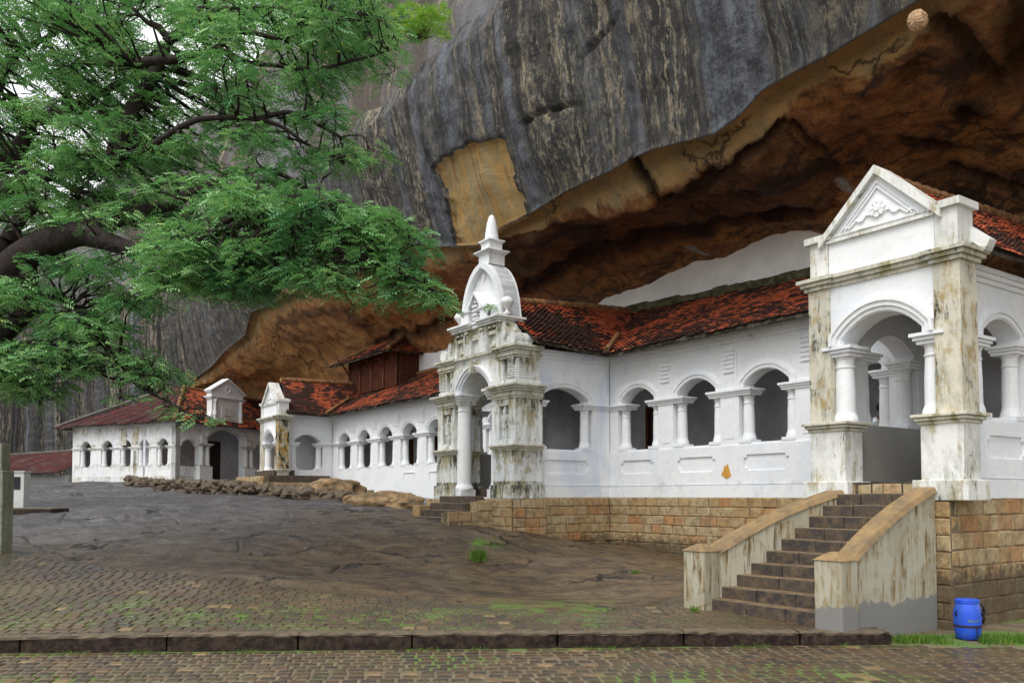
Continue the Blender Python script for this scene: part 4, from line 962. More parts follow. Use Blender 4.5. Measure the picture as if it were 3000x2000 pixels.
def inpoly(x, y, P):
    c = False; n = len(P)
    for i in range(n):
        (x1, y1), (x2, y2) = P[i], P[i-1]
        if (y1 > y) != (y2 > y) and x < (x2-x1)*(y-y1)/(y2-y1)+x1: c = not c
    return c
def pdist(x, y, P):
    m = 1e9
    for (x1, y1), (x2, y2) in zip(P, P[1:]):
        dx, dy = x2-x1, y2-y1; t = max(0, min(1, ((x-x1)*dx+(y-y1)*dy)/(dx*dx+dy*dy))); m = min(m, math.hypot(x-x1-t*dx, y-y1-t*dy))
    return m
sc_ = lambda P: [(x*K, y*K) for x, y in P]
PATCH = sc_([(990, 380), (1030, 352), (1075, 335), (1155, 315), (1180, 400), (1200, 470), (1212, 500), (1190, 540), (1085, 600), (1050, 590), (1035, 520), (1012, 440)])
PATCH2 = [(790, 900), (825, 850), (870, 800), (960, 790), (940, 820), (850, 860)]
CR = [[(1536, 365), (1600, 330), (1640, 310), (1690, 303)], [(1689, 158), (1740, 100), (1790, 30)], [(960, 690), (980, 600)], [(2480, 300), (2530, 250), (2570, 236)]]
SOOT_SHADE = [(sc_([(1455, 362), (1475, 395), (1515, 445)]), 17, 1), (sc_([(1520, 445), (1620, 415), (1700, 370), (1790, 305)]), 26, .95), (sc_([(1180, 668), (1300, 622), (1420, 578), (1560, 548), (1700, 512), (1850, 485)]), 24, .95),  # traced slots and ledge lines with their shade painted dark, plus soot blotches
        (sc_([(2080, 325), (2180, 345)]), 22, .9), (sc_([(2210, 260), (2250, 262)]), 30, .9), (sc_([(2150, 75), (2230, 140), (2300, 180)]), 55, .8), (sc_([(2200, 400), (2352, 440)]), 25, .8), (sc_([(2352, 0), (2340, 160)]), 70, .75),
        (sc_([(1800, 300), (1900, 345)]), 16, .8), (sc_([(640, 745), (700, 720), (790, 720), (850, 770)]), 16, .55), (sc_([(1030, 740), (930, 775), (870, 800)]), 22, .8), (sc_([(1110, 580), (1180, 600), (1300, 560)]), 26, .7)]
SLAB = sc_([(1490, 455), (1620, 425), (1790, 315), (1960, 400), (1900, 480), (1700, 505), (1420, 570), (1200, 650), (1130, 620), (1150, 560), (1300, 520)])
LIME = [(2475, 538, 32, 10), (2040, 743, 34, 6)]
nu, nv = len(us), len(vv)
V = np.zeros((nu, nv, 3)); SU = np.zeros((nu, nv)); PA = np.zeros((nu, nv)); SO = np.zeros((nu, nv)); LI = np.zeros((nu, nv))
for i in range(nu):
    H = (top[i]-Z0[i])/6.0; hf = max(.8, H)
    for j in range(nv):
        if isun[j]:
            o = inn[j]*ki[i]; z = Z0[i]+dz[j]*(1 if dz[j] > 0 else 1+(kd[i]-1)*min(1, inn[j]*-.4))
        else:
            o = inn[j]; z = Z0[i]+dz[j]*hf
        x, y = X0[i]+nx[i]*o, Y0[i]+ny[i]*o
        f = min(1, abs(vv[j])/1.2); u = us[i]; v = vv[j]
        p = Vector((x, y, z))
        if isun[j]:
            n1 = noise.fractal(Vector((u*.45, v*.55, 1)), 1, 2, 5); n2 = noise.noise(Vector((u*.16, v*.35, 7)))
            cell = noise.voronoi(Vector((u*.35+n1*.5, v*.5, 3)))[0]; led = (cell[1]-cell[0])
            d = f*(.26*n1+.45*n2+.30*led+.10*noise.fractal(p*1.7, 1, 2, 5)); hz_ = d*.9; ho = d*.25
        else:
            n1 = noise.fractal(Vector((u*.28, v*.10, 1)), 1, 2, 4); n2 = noise.fractal(Vector((u*1.5+v*.05, v*.22, 5)), 1, 2, 4)
            n3 = noise.fractal(p*1.6, 1, 2.1, 4)
            d = f*(.34*n1+.10*n2+.075*n3); ho = d; hz_ = 0
        px, py = proj(x, y, z) if y > 1 else (9999, 0)
        if not isun[j] and 1200 < px < 1600 and 370 < py < 780 and aL[i] < 40:
            if inpoly(px+11*noise.fractal(p*1.8, 1, 2, 5), py+9*noise.fractal(p*1.8+Vector((9, 0, 0)), 1, 2, 5), PATCH): PA[i, j] = 1; ho -= .22+.0*v
        if not isun[j] and px < 9000:
            for c in CR:
                q = pdist(px, py, c)
                if q < 9: ho -= .20*(1-q/9)
            if inpoly(px, py, PATCH2): PA[i, j] = 1
        if isun[j] and px < 3300:
            s_ = 0; wx = 22*noise.noise(p*1.1); wy = 16*noise.noise(p*1.4+Vector((5, 5, 5)))
            for c, wd, am in SOOT_SHADE:
                q = pdist(px+wx, py+wy, c); s_ = max(s_, am*max(0, min(1, 1.35-q/wd)))
            if inpoly(px+wx, py+wy, SLAB): s_ = max(s_, .50); hz_ += .12
            SO[i, j] = s_; hz_ += .22*s_ if s_ > .7 else 0
            for cx, cy, rx, ry in LIME:
                if ((px+wx*.3-cx)/rx)**2+((py+wy*.3-cy)/ry)**2 < 1: LI[i, j] = 1
        V[i, j] = (x+nx[i]*ho, y+ny[i]*ho, z+hz_); SU[i, j] = u
def grid_mesh(name, V, m, attrs, mask=None, smooth=True):
    nu, nv = V.shape[:2]; I = np.arange(nu*nv).reshape(nu, nv)
    F = np.stack([I[:-1, :-1], I[1:, :-1], I[1:, 1:], I[:-1, 1:]], -1).reshape(-1, 4)
    if mask is not None: F = F[mask.reshape(-1)]
    me = bpy.data.meshes.new(name); me.vertices.add(nu*nv); me.vertices.foreach_set('co', V.reshape(-1)); n = len(F)
    me.loops.add(n*4); me.loops.foreach_set('vertex_index', F.reshape(-1)); me.polygons.add(n)
    me.polygons.foreach_set('loop_start', np.arange(n)*4); me.update(calc_edges=True); me.validate()
    for k, a in attrs.items():
        at_ = me.attributes.new(k, 'FLOAT', 'POINT'); at_.data.foreach_set('value', np.ascontiguousarray(a, dtype=np.float32).reshape(-1))
    me.polygons.foreach_set('use_smooth', [smooth]*len(me.polygons)); me.materials.append(M[m])
    o = bpy.data.objects.new(name, me); col.objects.link(o); return o
o = grid_mesh('rock_overhang', V, 'rock', {'su': SU, 'sv': np.tile(vv, (nu, 1)), 'patch': PA, 'soot_shade': SO, 'lime': LI, 'warm': np.tile(np.interp(aL, [21, 29], [0, 1])[:, None], (1, nv))}); setp(o, kind='structure')
# far cliff
cp_ = np.array([(34, 36, 50), (20, 48, 55), (6, 60, 60), (-10, 74, 65), (-22, 82, 60), (-32.2, 85, 50.5), (-39.5, 88, 47), (-47.7, 90, 41), (-56, 92, 35), (-68, 92, 28), (-95, 90, 18)], float)
s = np.concatenate([[0], np.cumsum(np.hypot(*np.diff(cp_[:, :2], axis=0).T))]); q = np.linspace(0, s[-1], 260)
cx, cy, cz = (smooth(np.interp(q, s, cp_[:, k]), 9) for k in range(3)); gx, gy = np.gradient(smooth(cx, 31)), np.gradient(smooth(cy, 31)); l = np.hypot(gx, gy)
ox, oy = gy/l, -gx/l; f_ = np.where(ox*(-.6)+oy*(-.8) < 0, -1, 1); ox *= f_; oy *= f_
prf = [(0, 0), (.5, .25), (-.5, .5), (-2.5, .75), (-5, .9), (-9, .98), (-16, 1.0)]; pi_, pz_, pq, pl_ = resample([(a, b*40) for a, b in prf], 130)
V = np.zeros((260, 130, 3)); SU = np.zeros((260, 130))
for i in range(260):
    for j in range(130):
        t_ = pz_[j]/40; base = -2 if i > 160 else 4; z = base+(cz[i]-base)*t_; u = q[i]
        d = 1.6*noise.fractal(Vector((u*.06, z*.03, 2)), 1, 2, 4)+.35*noise.fractal(Vector((u*.5, z*.08, 8)), 1, 2, 4)
        V[i, j] = (cx[i]+ox[i]*(pi_[j]+d), cy[i]+oy[i]*(pi_[j]+d), z+.4*noise.noise(Vector((u*.2, 0, 3)))*t_); SU[i, j] = u
o = grid_mesh('rock_cliff', V, 'cliff', {'su': SU, 'sv': np.tile(pq, (260, 1))}); setp(o, kind='structure')

# ---------------------------------------------------------------- ground
CT = [(-6.42, 10.5, -1.77), (-10, 10.2, -1.75), (-1.3, 10.75, -1.78), (2.3, 11.1, -1.81), (5.2, 11.5, -1.85), (3.0, 13.5, -1.82), (4.47, 11.66, -1.84), (4.34, 21.5, -1.56), (3.6, 17.5, -1.7), (1.5, 23, -1.18), (-.5, 21.3, -.82),
      (-2.3, 21.6, -.62), (-2.96, 25, -.47), (-4.8, 28, -.28), (-10, 34, -.0), (-18, 44, .43), (-25.5, 52, .85), (-22.8, 56.6, .95), (-32, 60, .85), (-42, 60, .9), (-17, 28, -.42), (-9.1, 16, -1.28), (-7.5, 12.6, -1.62), (-5, 14.2, -1.42), (-2.3, 18.75, -1.30), (0, 16.9, -1.62),
      (-3, 13, -1.66), (0, 20.1, -1.18), (-12, 20, -.95), (-7, 20, -.95), (-7, 26, -.45), (-14, 26, -.42), (9, 24, -1.8), (-5, 45, .3), (5, 35, -.5), (-15, 60, .9), (-30, 75, .9), (-15, 80, .9), (-60, 70, 1), (-60, 40, .3), (-30, 20, -1), (10, 14, -2)]
CT = np.array(CT)
def tps(r): return np.where(r > 0, r*r*np.log(r+1e-9), 0)
NC = len(CT); n = NC; D = np.hypot(CT[:, None, 0]-CT[None, :, 0], CT[:, None, 1]-CT[None, :, 1]); A = np.zeros((n+3, n+3)); A[:n, :n] = tps(D)+np.eye(n)*.35
A[:n, n] = 1; A[:n, n+1:] = CT[:, :2]; A[n, :n] = 1; A[n+1:, :n] = CT[:, :2].T
W_ = np.linalg.solve(A, np.concatenate([CT[:, 2], [0, 0, 0]]))
def gz(x, y):
    r = np.hypot(x-CT[:, 0], y-CT[:, 1]); return float(tps(r)@W_[:NC]+W_[NC]+W_[NC+1]*x+W_[NC+2]*y)
def low(x): return -1.95-.006*(max(-12, min(12, x))+6.4)
BOUND = [(-400, 1560), (0, 1610), (200, 1640), (320, 1655), (700, 1690), (900, 1722), (1300, 1758), (1700, 1792), (1880, 1775), (2000, 1745), (2060, 1700), (3400, 1700)]
def paved(px, py): return py > np.interp(px, [b[0] for b in BOUND], [b[1] for b in BOUND])
def relief(x, y):
    f = max(0, min(1, (y-12.5-.1*x)/4)); v = Vector((x, y, 0))
    w_ = Vector((x*.35+.3*noise.noise(v*.4), y*.75, 0)); q = math.cos(.45)*x+math.sin(.45)*y; e = -math.sin(.45)*x+math.cos(.45)*y
    led = noise.fractal(Vector((q*.16, e*.55, 3)), 1, 2, 4)
    step = abs(noise.noise(Vector((q*.10+5, e*.42, 1)))); cr = max(0, 1-step/.035)
    return f*(.14*led+.06*noise.fractal(v*1.1, 1, 2, 4)-.07*cr*max(0, noise.noise(v*.22+Vector((3, 3, 3)))+.25))
CRK = [[(64, 1574), (115, 1596), (159, 1622), (210, 1638), (274, 1641)], [(402, 1708), (453, 1695), (510, 1692)], [(587, 1737), (619, 1730), (708, 1721), (753, 1717), (791, 1705), (893, 1676), (995, 1650)], [(625, 1708), (702, 1717)],
       [(733, 1625), (829, 1625)], [(695, 1619), (708, 1587), (740, 1568), (823, 1548), (842, 1504)], [(504, 1510), (529, 1529), (593, 1533)], [(89, 1440), (159, 1440), (210, 1446), (261, 1453)], [(185, 1427), (220, 1422)],
       [(172, 1542), (179, 1523), (210, 1491)], [(1008, 1491), (1084, 1495), (1212, 1498)], [(1307, 1625), (1349, 1619)], [(1295, 1778), (1352, 1756)], [(1135, 1727), (1250, 1765), (1300, 1778)], [(976, 1708), (1084, 1708)], [(210, 1625), (268, 1599), (370, 1593)],
       [(1390, 1542), (1500, 1587), (1600, 1620)], [(1450, 1660), (1560, 1650)], [(1640, 1700), (1760, 1690)], [(860, 1620), (990, 1600), (1120, 1612)], [(420, 1560), (520, 1548), (640, 1556)], [(1150, 1570), (1300, 1580)]]
def crack(px, py):
    if py < 1415 or py > 1800 or px < 0 or px > 1850: return 0
    wx = 10*noise.noise(Vector((px*.03, py*.05, 1))); wy = 5*noise.noise(Vector((px*.04, py*.06, 7))); b = 9
    for c in CRK:
        x0 = min(q[0] for q in c)-15; x1 = max(q[0] for q in c)+15; y0 = min(q[1] for q in c)-12; y1 = max(q[1] for q in c)+12
        if x0 < px < x1 and y0 < py < y1: b = min(b, pdist(px+wx, (py+wy)*1.6, [(x, y*1.6) for x, y in c]))
    wd = 4.2+3*noise.noise(Vector((px*.02, py*.02, 4))); return max(0, 1-b/max(1.5, wd))
def gtop(x, y): return gz(x, y)+relief(x, y)
rs = np.linspace(-1.0, .66, 700); tt = np.linspace(0, 1, 420); V = np.zeros((700, 420, 3)); CK = np.zeros((700, 420)); MO = np.zeros((700, 420)); PV = np.zeros((700, 420))
for i, r in enumerate(rs):
    yk = 11.04/(1-.0878*r)
    for j, t_ in enumerate(tt):
        y = yk*(82/yk)**t_; x = r*y; z = gz(x, y); rl = relief(x, y); px, py = proj(x, y, z)
        pvd = paved(px+14*noise.noise(Vector((x, y, 0))), py+6*noise.noise(Vector((x*2, y*2, 3)))); PV[i, j] = pvd
        if pvd: rl = -.012
        ck = 0 if pvd else crack(px, py); CK[i, j] = ck; V[i, j] = (x, y, z+rl-.06*ck)
        m_ = math.exp(-((py-1800)/42)**2)*(.9 if px < 1100 else .75 if px < 1800 else .25)
        m_ = max(m_, .8*math.exp(-((px-1410)/70)**2-((py-1590)/16)**2), .4*math.exp(-((px-300)/200)**2-((py-1740)/50)**2))
        MO[i, j] = m_
aa = -.5726*V[..., 0]+.8198*V[..., 1]; bad = ((V[..., 0] > 5.2) & (V[..., 1] < 12.2)) | ((aa < 6.93) & (V[..., 1] >= 12.2))
mk = ~(bad[:-1, :-1] | bad[1:, 1:] | bad[1:, :-1] | bad[:-1, 1:])
o = grid_mesh('rock_ground', V, 'ground', {'moss': MO, 'paved': PV, 'crack': CK}, mk); setp(o, kind='structure')
xs = [-1500, -200, -12, -6, 0, 6, 12, 200, 1500]; ys = [-300, -20, 0, 6, 9, 12, 15, 40, 1500]
V = np.array([[(x, y, low(x)) for y in ys] for x in xs], float)
# finer lower ground with a moss attribute
xs = np.concatenate([[-1500, -300, -60], np.linspace(-14, 14, 140), [60, 300, 1500]]); ys = np.concatenate([[-300, -40], np.linspace(3, 15, 110), [60, 1500]])
V = np.array([[(x, y, low(x)) for y in ys] for x in xs], float); MO = np.zeros(V.shape[:2])
for i in range(len(xs)):
    for j in range(len(ys)):
        x, y = xs[i], ys[j]
        if 3 < y < 15: MO[i, j] = max(.9*math.exp(-((10.45+.0878*(x+6.42)-y)/.12)**2), .75 if noise.noise(Vector((x*.5, y*.9, 4))) > .22 else .12)
o = grid_mesh('ground', V, 'joint', {'moss': MO}); setp(o, kind='structure')
# setts
def setts(name, cells, flat_=False):
    mb = MB()
    for x, y, hx, hy, z, ang, rnd in cells:
        c, s = math.cos(ang), math.sin(ang); vs = []
        tl = [random.uniform(-.006, .006) for _ in range(4)]
        for k, (fx, fy, dz_) in enumerate(((1, 1, -.05), (.96, .95, -.008), (.80, .76, .002))):
            for q, (sx, sy) in enumerate(((-1, -1), (1, -1), (1, 1), (-1, 1))):
                u, v = sx*hx*fx, sy*hy*fy; X, Y = x+u*c-v*s, y+u*s+v*c; vs.append((X, Y, z(X, Y)+dz_+tl[q]))
        fs = [(8, 9, 10, 11)]
        for k in (0, 4):
            for q in range(4): q2 = (q+1) % 4; fs.append((k+q, k+q2, k+4+q2, k+4+q))
        mb.add(vs, fs, rnd)
    o = mb.build(name, 'sett', world=True); o.data.polygons.foreach_set('use_smooth', [False]*len(o.data.polygons)); setp(o, kind='structure'); return o
ang0 = math.atan(.0878); cells = []
for r in range(-12, 34):
    x = -9.5+random.random()*.05; s_ = .11+.19*r
    while x < 10.5:
        wd = .19*random.uniform(.88, 1.12)
        k = x+wd/2; sh = .0
        y = 10.44+.0878*(k+6.42)-s_+.02*noise.noise(Vector((k*1.5, s_*1.5, 0)))
        x += wd
        if s_ < .05 and k < 5.35: continue
        if k > 5.0 and y > 11.45-.10*(k-5): continue
        if random.random() < .015: continue
        cells.append((k, y, wd/2-.014, .095-.015, (lambda X, Y: low(X)+.008), ang0+.10*max(0, k-1)/5+random.uniform(-.04, .04), random.random()))
setts('lower_pavement', cells)
cells = []
for r in range(0, 47):
    x = -13+random.random()*.06; s_ = .11+.20*r
    while x < 6:
        wd = .20*random.uniform(.88, 1.12); k = x+wd/2; x += wd
        bend = .10*max(0, k)**1.3*math.sin(s_*.6)
        y = 10.48+.0878*(k+6.42)+.16+s_; kk = k-.05*(y-10)*(k+3)*.35
        px, py = proj(kk, y, gz(kk, y))
        if not paved(px, py-6) or py < 1560 or (kk > 5.1): continue
        if -.5726*kk+.8198*y < 7.2 and y > 12: continue
        if random.random() < .02: continue
        cells.append((kk, y, wd/2-.014, .10-.014, gz, ang0+random.uniform(-.05, .05)-.02*(y-10), random.random()))
setts('upper_pavement', cells)
# kerb
mb = MB(); edges = [-14, -11.5, -9, -6.15, -4.38, -2.75, -1.3, .6, 2.3, 3.9, 5.2]
for x0, x1 in zip(edges, edges[1:]):
    n = 14; vs = []; x0 += .012; x1 -= .012
    ra = random.random()
    for k in range(n+1):
        x = x0+(x1-x0)*k/n; y = 10.48+.0878*(x+6.42); zt = gz(x, y+.1)+.005+random.uniform(-.006, .006); j = random.uniform(-.012, .012); e = .03 if k in (0, n) else .0
        vs += [(x, y+j+e, low(x)-.05), (x, y+j+e, zt-.035), (x, y+.035+e, zt-e*.3), (x, y+.27, zt), (x, y+.27, zt-.3)]
    fs = []
    for k in range(n):
        i = 5*k
        for q in range(4): fs.append((i+q, i+5+q, i+6+q, i+1+q))
    fs += [(0, 1, 2, 3, 4), tuple(5*n+q for q in (4, 3, 2, 1, 0))]
    mb.add(vs, fs, ra)
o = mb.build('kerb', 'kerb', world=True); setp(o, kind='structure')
# ---------------------------------------------------------------- vegetation
def quads(name, Q, rnd, m, parent=None):
    n = len(Q); me = bpy.data.meshes.new(name); me.vertices.add(n*4); me.vertices.foreach_set('co', np.ascontiguousarray(Q, np.float32).reshape(-1))
    me.loops.add(n*4); me.loops.foreach_set('vertex_index', np.arange(n*4)); me.polygons.add(n); me.polygons.foreach_set('loop_start', np.arange(n)*4); me.update(calc_edges=True)
    at_ = me.attributes.new('rnd', 'FLOAT', 'FACE'); at_.data.foreach_set('value', np.asarray(rnd, np.float32)); me.materials.append(M[m])
    o = bpy.data.objects.new(name, me); col.objects.link(o)
    if parent: o.parent = parent
    return o
def fronds(C, D, size, nl=6, lw=.30, droop=.35):
    """C centres (n,3), D unit directions (n,3); compound leaves of 2*nl leaflets -> quads (n*2nl,4,3)"""
    n = len(C); up = np.tile([0, 0, 1.], (n, 1))+rng.normal(0, .45, (n, 3)); S = np.cross(D, up); S /= np.linalg.norm(S, axis=1)[:, None]+1e-9; U = np.cross(S, D)
    L = size*rng.uniform(.75, 1.3, n)[:, None]; out = []
    for k in range(nl):
        t_ = (k+.6)/nl; p = C+D*L*t_-np.array([0, 0, 1])*L*droop*t_**2
        ll = L*.42*(1-.45*abs(t_-.45))
        for sg in (-1, 1):
            d = (S*sg*.9+D*.45+U*rng.uniform(-.35, .15, (n, 1))-np.array([0, 0, 1])*rng.uniform(0, .5, (n, 1))); d /= np.linalg.norm(d, axis=1)[:, None]
            wv = D*ll*lw
            out.append(np.stack([p, p+d*ll*.5-wv*.5, p+d*ll, p+d*ll*.5+wv*.5], 1))
    return np.concatenate(out, 0)
def cluster_fronds(P, R_, n, size):
    c = []; d = []
    for p, r in zip(P, R_):
        k = max(4, int(n*(r/.5)**2)); th = rng.uniform(0, 2*np.pi, k); rr = r*np.sqrt(rng.uniform(0, 1, k)); h = rng.normal(0, .16, k)*r+.10*r*(1-(rr/r)**2)
        c.append(np.stack([p[0]+rr*np.cos(th), p[1]+rr*np.sin(th), p[2]+h-.25*rr**2/r], 1))
        dd = np.stack([np.cos(th+rng.normal(0, .7, k)), np.sin(th+rng.normal(0, .7, k)), rng.uniform(-.35, .25, k)], 1); d.append(dd/np.linalg.norm(dd, axis=1)[:, None])
    return np.concatenate(c), np.concatenate(d)
t = thing('rain_tree', 'huge dark limbed tree spreading green feathery foliage over the upper left', 'tree', WORLD, (-11.2, 14.5, -1.6))
org = Vector(t.location); t.rotation_euler = (0, 0, 0)
def limb(pts, r0, r1, wob=.05):
    W = [at(x, y, d) for x, y, d in pts]; out = []; rad = []
    n = len(W)
    for i in range(n-1):
        p0, p1, p2, p3 = W[max(0, i-1)], W[i], W[i+1], W[min(n-1, i+2)]
        for k in range(5):
            u = k/5; q = .5*((2*p1)+(p2-p0)*u+(2*p0-5*p1+4*p2-p3)*u*u+(3*p1-p0-3*p2+p3)*u**3); out.append(q)
    out.append(W[-1]); m = len(out)
    for i, q in enumerate(out):
        f = i/(m-1); rad.append((r0+(r1-r0)*f)*(1+.12*noise.noise(q*2))); q += Vector((noise.noise(q*1.3), noise.noise(q*1.3+Vector((5, 0, 0))), noise.noise(q*1.3+Vector((0, 7, 0)))))*wob
    return out, rad
T0 = (-340, 1050, 14.5)
LIMBS = [([(-345, 1760, 14.5), (-345, 1400, 14.5), T0], .62, .5), ([T0, (-150, 960, 14.5), (0, 815, 14.3), (83, 744, 14.2), (166, 705, 14), (239, 690, 14), (320, 712, 13.8), (405, 735, 13.6), (480, 715, 13.3), (600, 690, 13), (720, 660, 12.8)], .34, .05),
 ([(210, 700, 14), (290, 660, 14.2), (344, 638, 14.3), (444, 610, 14.5), (499, 599, 14.6), (583, 562, 14.8), (666, 566, 15), (760, 590, 15)], .17, .04),
 ([(-345, 900, 15), (-150, 760, 15), (0, 720, 15), (28, 690, 15), (55, 644, 15), (105, 594, 15), (85, 560, 15), (60, 480, 15)], .22, .05),
 ([(-340, 700, 15.3), (-150, 620, 15.3), (0, 565, 15.3), (50, 545, 15.3), (111, 527, 15.2), (200, 500, 15), (330, 470, 15)], .26, .05), ([(-300, 640, 15.6), (-60, 500, 15.6), (0, 490, 15.6), (55, 494, 15.6), (122, 505, 15.6), (220, 560, 15.7)], .14, .05),
 ([(-300, 600, 16), (-60, 520, 16), (0, 480, 16), (45, 440, 16), (83, 383, 16), (89, 355, 16), (183, 333, 16), (233, 300, 16), (311, 266, 16), (400, 215, 16)], .22, .05),
 ([(330, 470, 15), (350, 400, 15.2), (388, 311, 15.4), (440, 240, 15.6), (477, 166, 15.8), (500, 115, 15.8), (545, 90, 15.9), (577, 40, 16), (600, -60, 16)], .16, .07), ([(500, 115, 15.8), (465, 80, 15.7), (433, 67, 15.6), (380, 20, 15.5)], .08, .03),
 ([(388, 194, 15), (470, 178, 15), (555, 168, 15), (638, 144, 15), (682, 96, 15), (740, 94, 15), (830, 110, 15), (940, 60, 15)], .09, .03),
 ([(300, 480, 14.5), (450, 420, 14.5), (555, 362, 14.5), (610, 344, 14.5), (749, 350, 14.5), (832, 377, 14.5), (900, 425, 14.5), (980, 460, 14.5)], .065, .02), ([(749, 350, 14.5), (850, 330, 14.6), (960, 380, 14.7), (1000, 400, 14.8)], .05, .02),
 ([(583, 562, 14.8), (660, 520, 14.8), (730, 500, 14.8), (830, 510, 14.8), (910, 560, 14.8)], .08, .03), ([(720, 660, 12.8), (830, 690, 12.6), (950, 720, 12.5), (1060, 760, 12.4), (1180, 800, 12.3), (1270, 850, 12.3)], .06, .015),
 ([(880, 600, 12.8), (954, 627, 12.8), (1026, 716, 12.7), (1110, 738, 12.7), (1220, 780, 12.6)], .05, .015), ([(600, 690, 13), (760, 600, 13), (880, 570, 13), (1000, 600, 13), (1120, 650, 13), (1210, 700, 13)], .06, .015),
 ([(83, 744, 14.2), (88, 843, 14.3), (94, 887, 14.4), (55, 942, 14.5), (0, 992, 14.6), (-120, 1080, 14.6)], .15, .16), ([(-40, 1010, 14.6), (72, 1014, 14.5), (166, 1030, 14.4), (250, 1080, 14.4), (330, 1110, 14.4)], .06, .02),
 ([(100, 880, 14.4), (180, 870, 14.3), (249, 937, 14.2), (298, 997, 14), (343, 1053, 13.9), (387, 1108, 13.8), (442, 1147, 13.7), (530, 1195, 13.6), (600, 1222, 13.6)], .07, .015), ([(343, 1053, 13.9), (345, 1110, 13.9), (350, 1165, 13.8)], .03, .015),
 ([(-40, 1040, 14.6), (40, 1060, 14.6), (80, 1110, 14.6), (120, 1175, 14.6)], .035, .012), ([(400, 215, 16), (560, 60, 16), (700, 20, 15.5), (900, 30, 15.2), (1080, 60, 15)], .06, .02),
 ([(640, 144, 15), (760, 190, 14.8), (900, 200, 14.7), (1050, 180, 14.7), (1140, 150, 14.7)], .05, .015), ([(0, 480, 16), (-20, 300, 16.5), (60, 160, 16.5), (200, 80, 16.5)], .12, .04), ([(183, 333, 16), (230, 180, 16.2), (330, 90, 16.2)], .07, .03)]
mb = MB(); LP = []
for pts_, r0, r1 in LIMBS:
    o_, rd = limb(pts_, r0, r1); mb.tube([p-org for p in o_], rd, 10); LP += [(p, r) for p, r in zip(o_, rd)]
LPa = np.array([tuple(p) for p, r in LP])
UP = [(-150, -80), (1130, -80), (1165, 60), (1150, 210), (1080, 240), (1000, 330), (1010, 420), (1040, 480), (1080, 440), (1100, 470), (1000, 520), (900, 560), (640, 600), (460, 740), (300, 650), (-150, 700)]
BO = [(420, 720), (560, 620), (640, 565), (750, 550), (950, 565), (1060, 610), (1190, 650), (1235, 760), (1225, 810), (1300, 880), (1275, 900), (1190, 850), (1110, 880), (1000, 860), (900, 850), (800, 820), (770, 890), (640, 830), (480, 850), (430, 800)]
LO = [(-150, 720), (0, 860), (110, 760), (300, 740), (430, 800), (430, 900), (350, 960), (440, 1050), (520, 1110), (600, 1230), (560, 1245), (440, 1170), (390, 1110), (200, 1080), (140, 1180), (60, 1150), (-150, 1180)]
HOLES = [(430, 100, 62, 42), (70, 208, 45, 26), (20, 20, 30, 20), (350, 20, 60, 16), (100, 340, 30, 20), (540, 12, 40, 20), (130, 230, 20, 12), (750, 310, 40, 20), (1010, 300, 40, 30), (820, 470, 60, 25), (620, 450, 40, 20), (250, 720, 60, 12), (60, 800, 40, 20), (0, 480, 60, 20), (960, 500, 60, 20), (700, 210, 35, 15), (880, 120, 30, 20), (500, 380, 30, 15)]
def sample(poly, n, d0, d1, rmin, rmax, keep=0.):
    xs = [p[0] for p in poly]; ys = [p[1] for p in poly]; out = []; tries = 0
    while len(out) < n and tries < 60000:
        tries += 1; x, y = random.uniform(min(xs), max(xs)), random.uniform(min(ys), max(ys))
        if not inpoly(x, y, poly): continue
        if any(((x-a)/b)**2+((y-c)/d)**2 < 1.25 for a, c, b, d in HOLES): continue
        if noise.noise(Vector((x*.008, y*.014, 3))) < keep: continue
        out.append((at(x, y, random.uniform(d0, d1)), random.uniform(rmin, rmax)))
    return out
CL = sample(UP, 430, 15.2, 18, .28, .48, -.20)+sample(UP, 170, 13.4, 15, .26, .42, -.05)+sample(BO, 280, 12.2, 13.6, .22, .38, -.40)+sample(LO, 235, 13.2, 15, .20, .36, -.12)
# rim clusters for the bough tips
for x, y, d in ((1270, 865, 12.3), (1295, 885, 12.3), (1240, 840, 12.3), (585, 1225, 13.6), (545, 1205, 13.6), (500, 1190, 13.7), (470, 1165, 13.7), (1130, 230, 14.7), (1160, 150, 14.7), (1045, 455, 14.8), (1010, 480, 14.8), (350, 1165, 13.8), (120, 1175, 14.6)):
    CL.append((at(x, y, d), .22))
P = [tuple(p) for p, r in CL]; Rr = [r for p, r in CL]
for p, r in CL:         # twigs
    d = np.linalg.norm(LPa-np.array(p), axis=1); k = int(np.argmin(d+.3*(LPa[:, 2] > p.z+.3))); q, rq = LP[k]; p = Vector(p); n_ = 6; pp = []
    side = Vector((random.uniform(-.3, .3), random.uniform(-.3, .3), random.uniform(-.1, .25)))
    for i in range(n_+1):
        u = i/n_; v = q.lerp(p, u)+side*math.sin(math.pi*u)*.5+Vector((noise.noise(p*3+Vector((u*4, 0, 0))), 0, noise.noise(p*3+Vector((0, u*4, 0)))))*.12*math.sin(math.pi*u); pp.append(v-org)
    r0 = min(rq*.6, .016+.012*(q-p).length); mb.tube(pp, [r0*(1-u/n_)+.005 for u in range(n_+1)], 5)
    for e in range(3):
        th = random.uniform(0, 6.28); e_ = p-org+Vector((math.cos(th)*r*.8, math.sin(th)*r*.8, random.uniform(-.1, .05))); mb.tube([pp[-2], (pp[-1]+e_)/2+Vector((0, 0, .04)), e_], [.009, .007, .004], 4)
o = mb.build('trunk', 'bark', world=True, smooth=True); o.parent = t
C, D = cluster_fronds(P, Rr, 56, .17); Q = fronds(C, D, .195, nl=5, lw=.46)-np.array(org)
o = quads('crown', Q, np.tile(rng.uniform(0, 1, len(C)), 10)*.7+rng.uniform(0, .3, len(Q)), 'leaf', t)
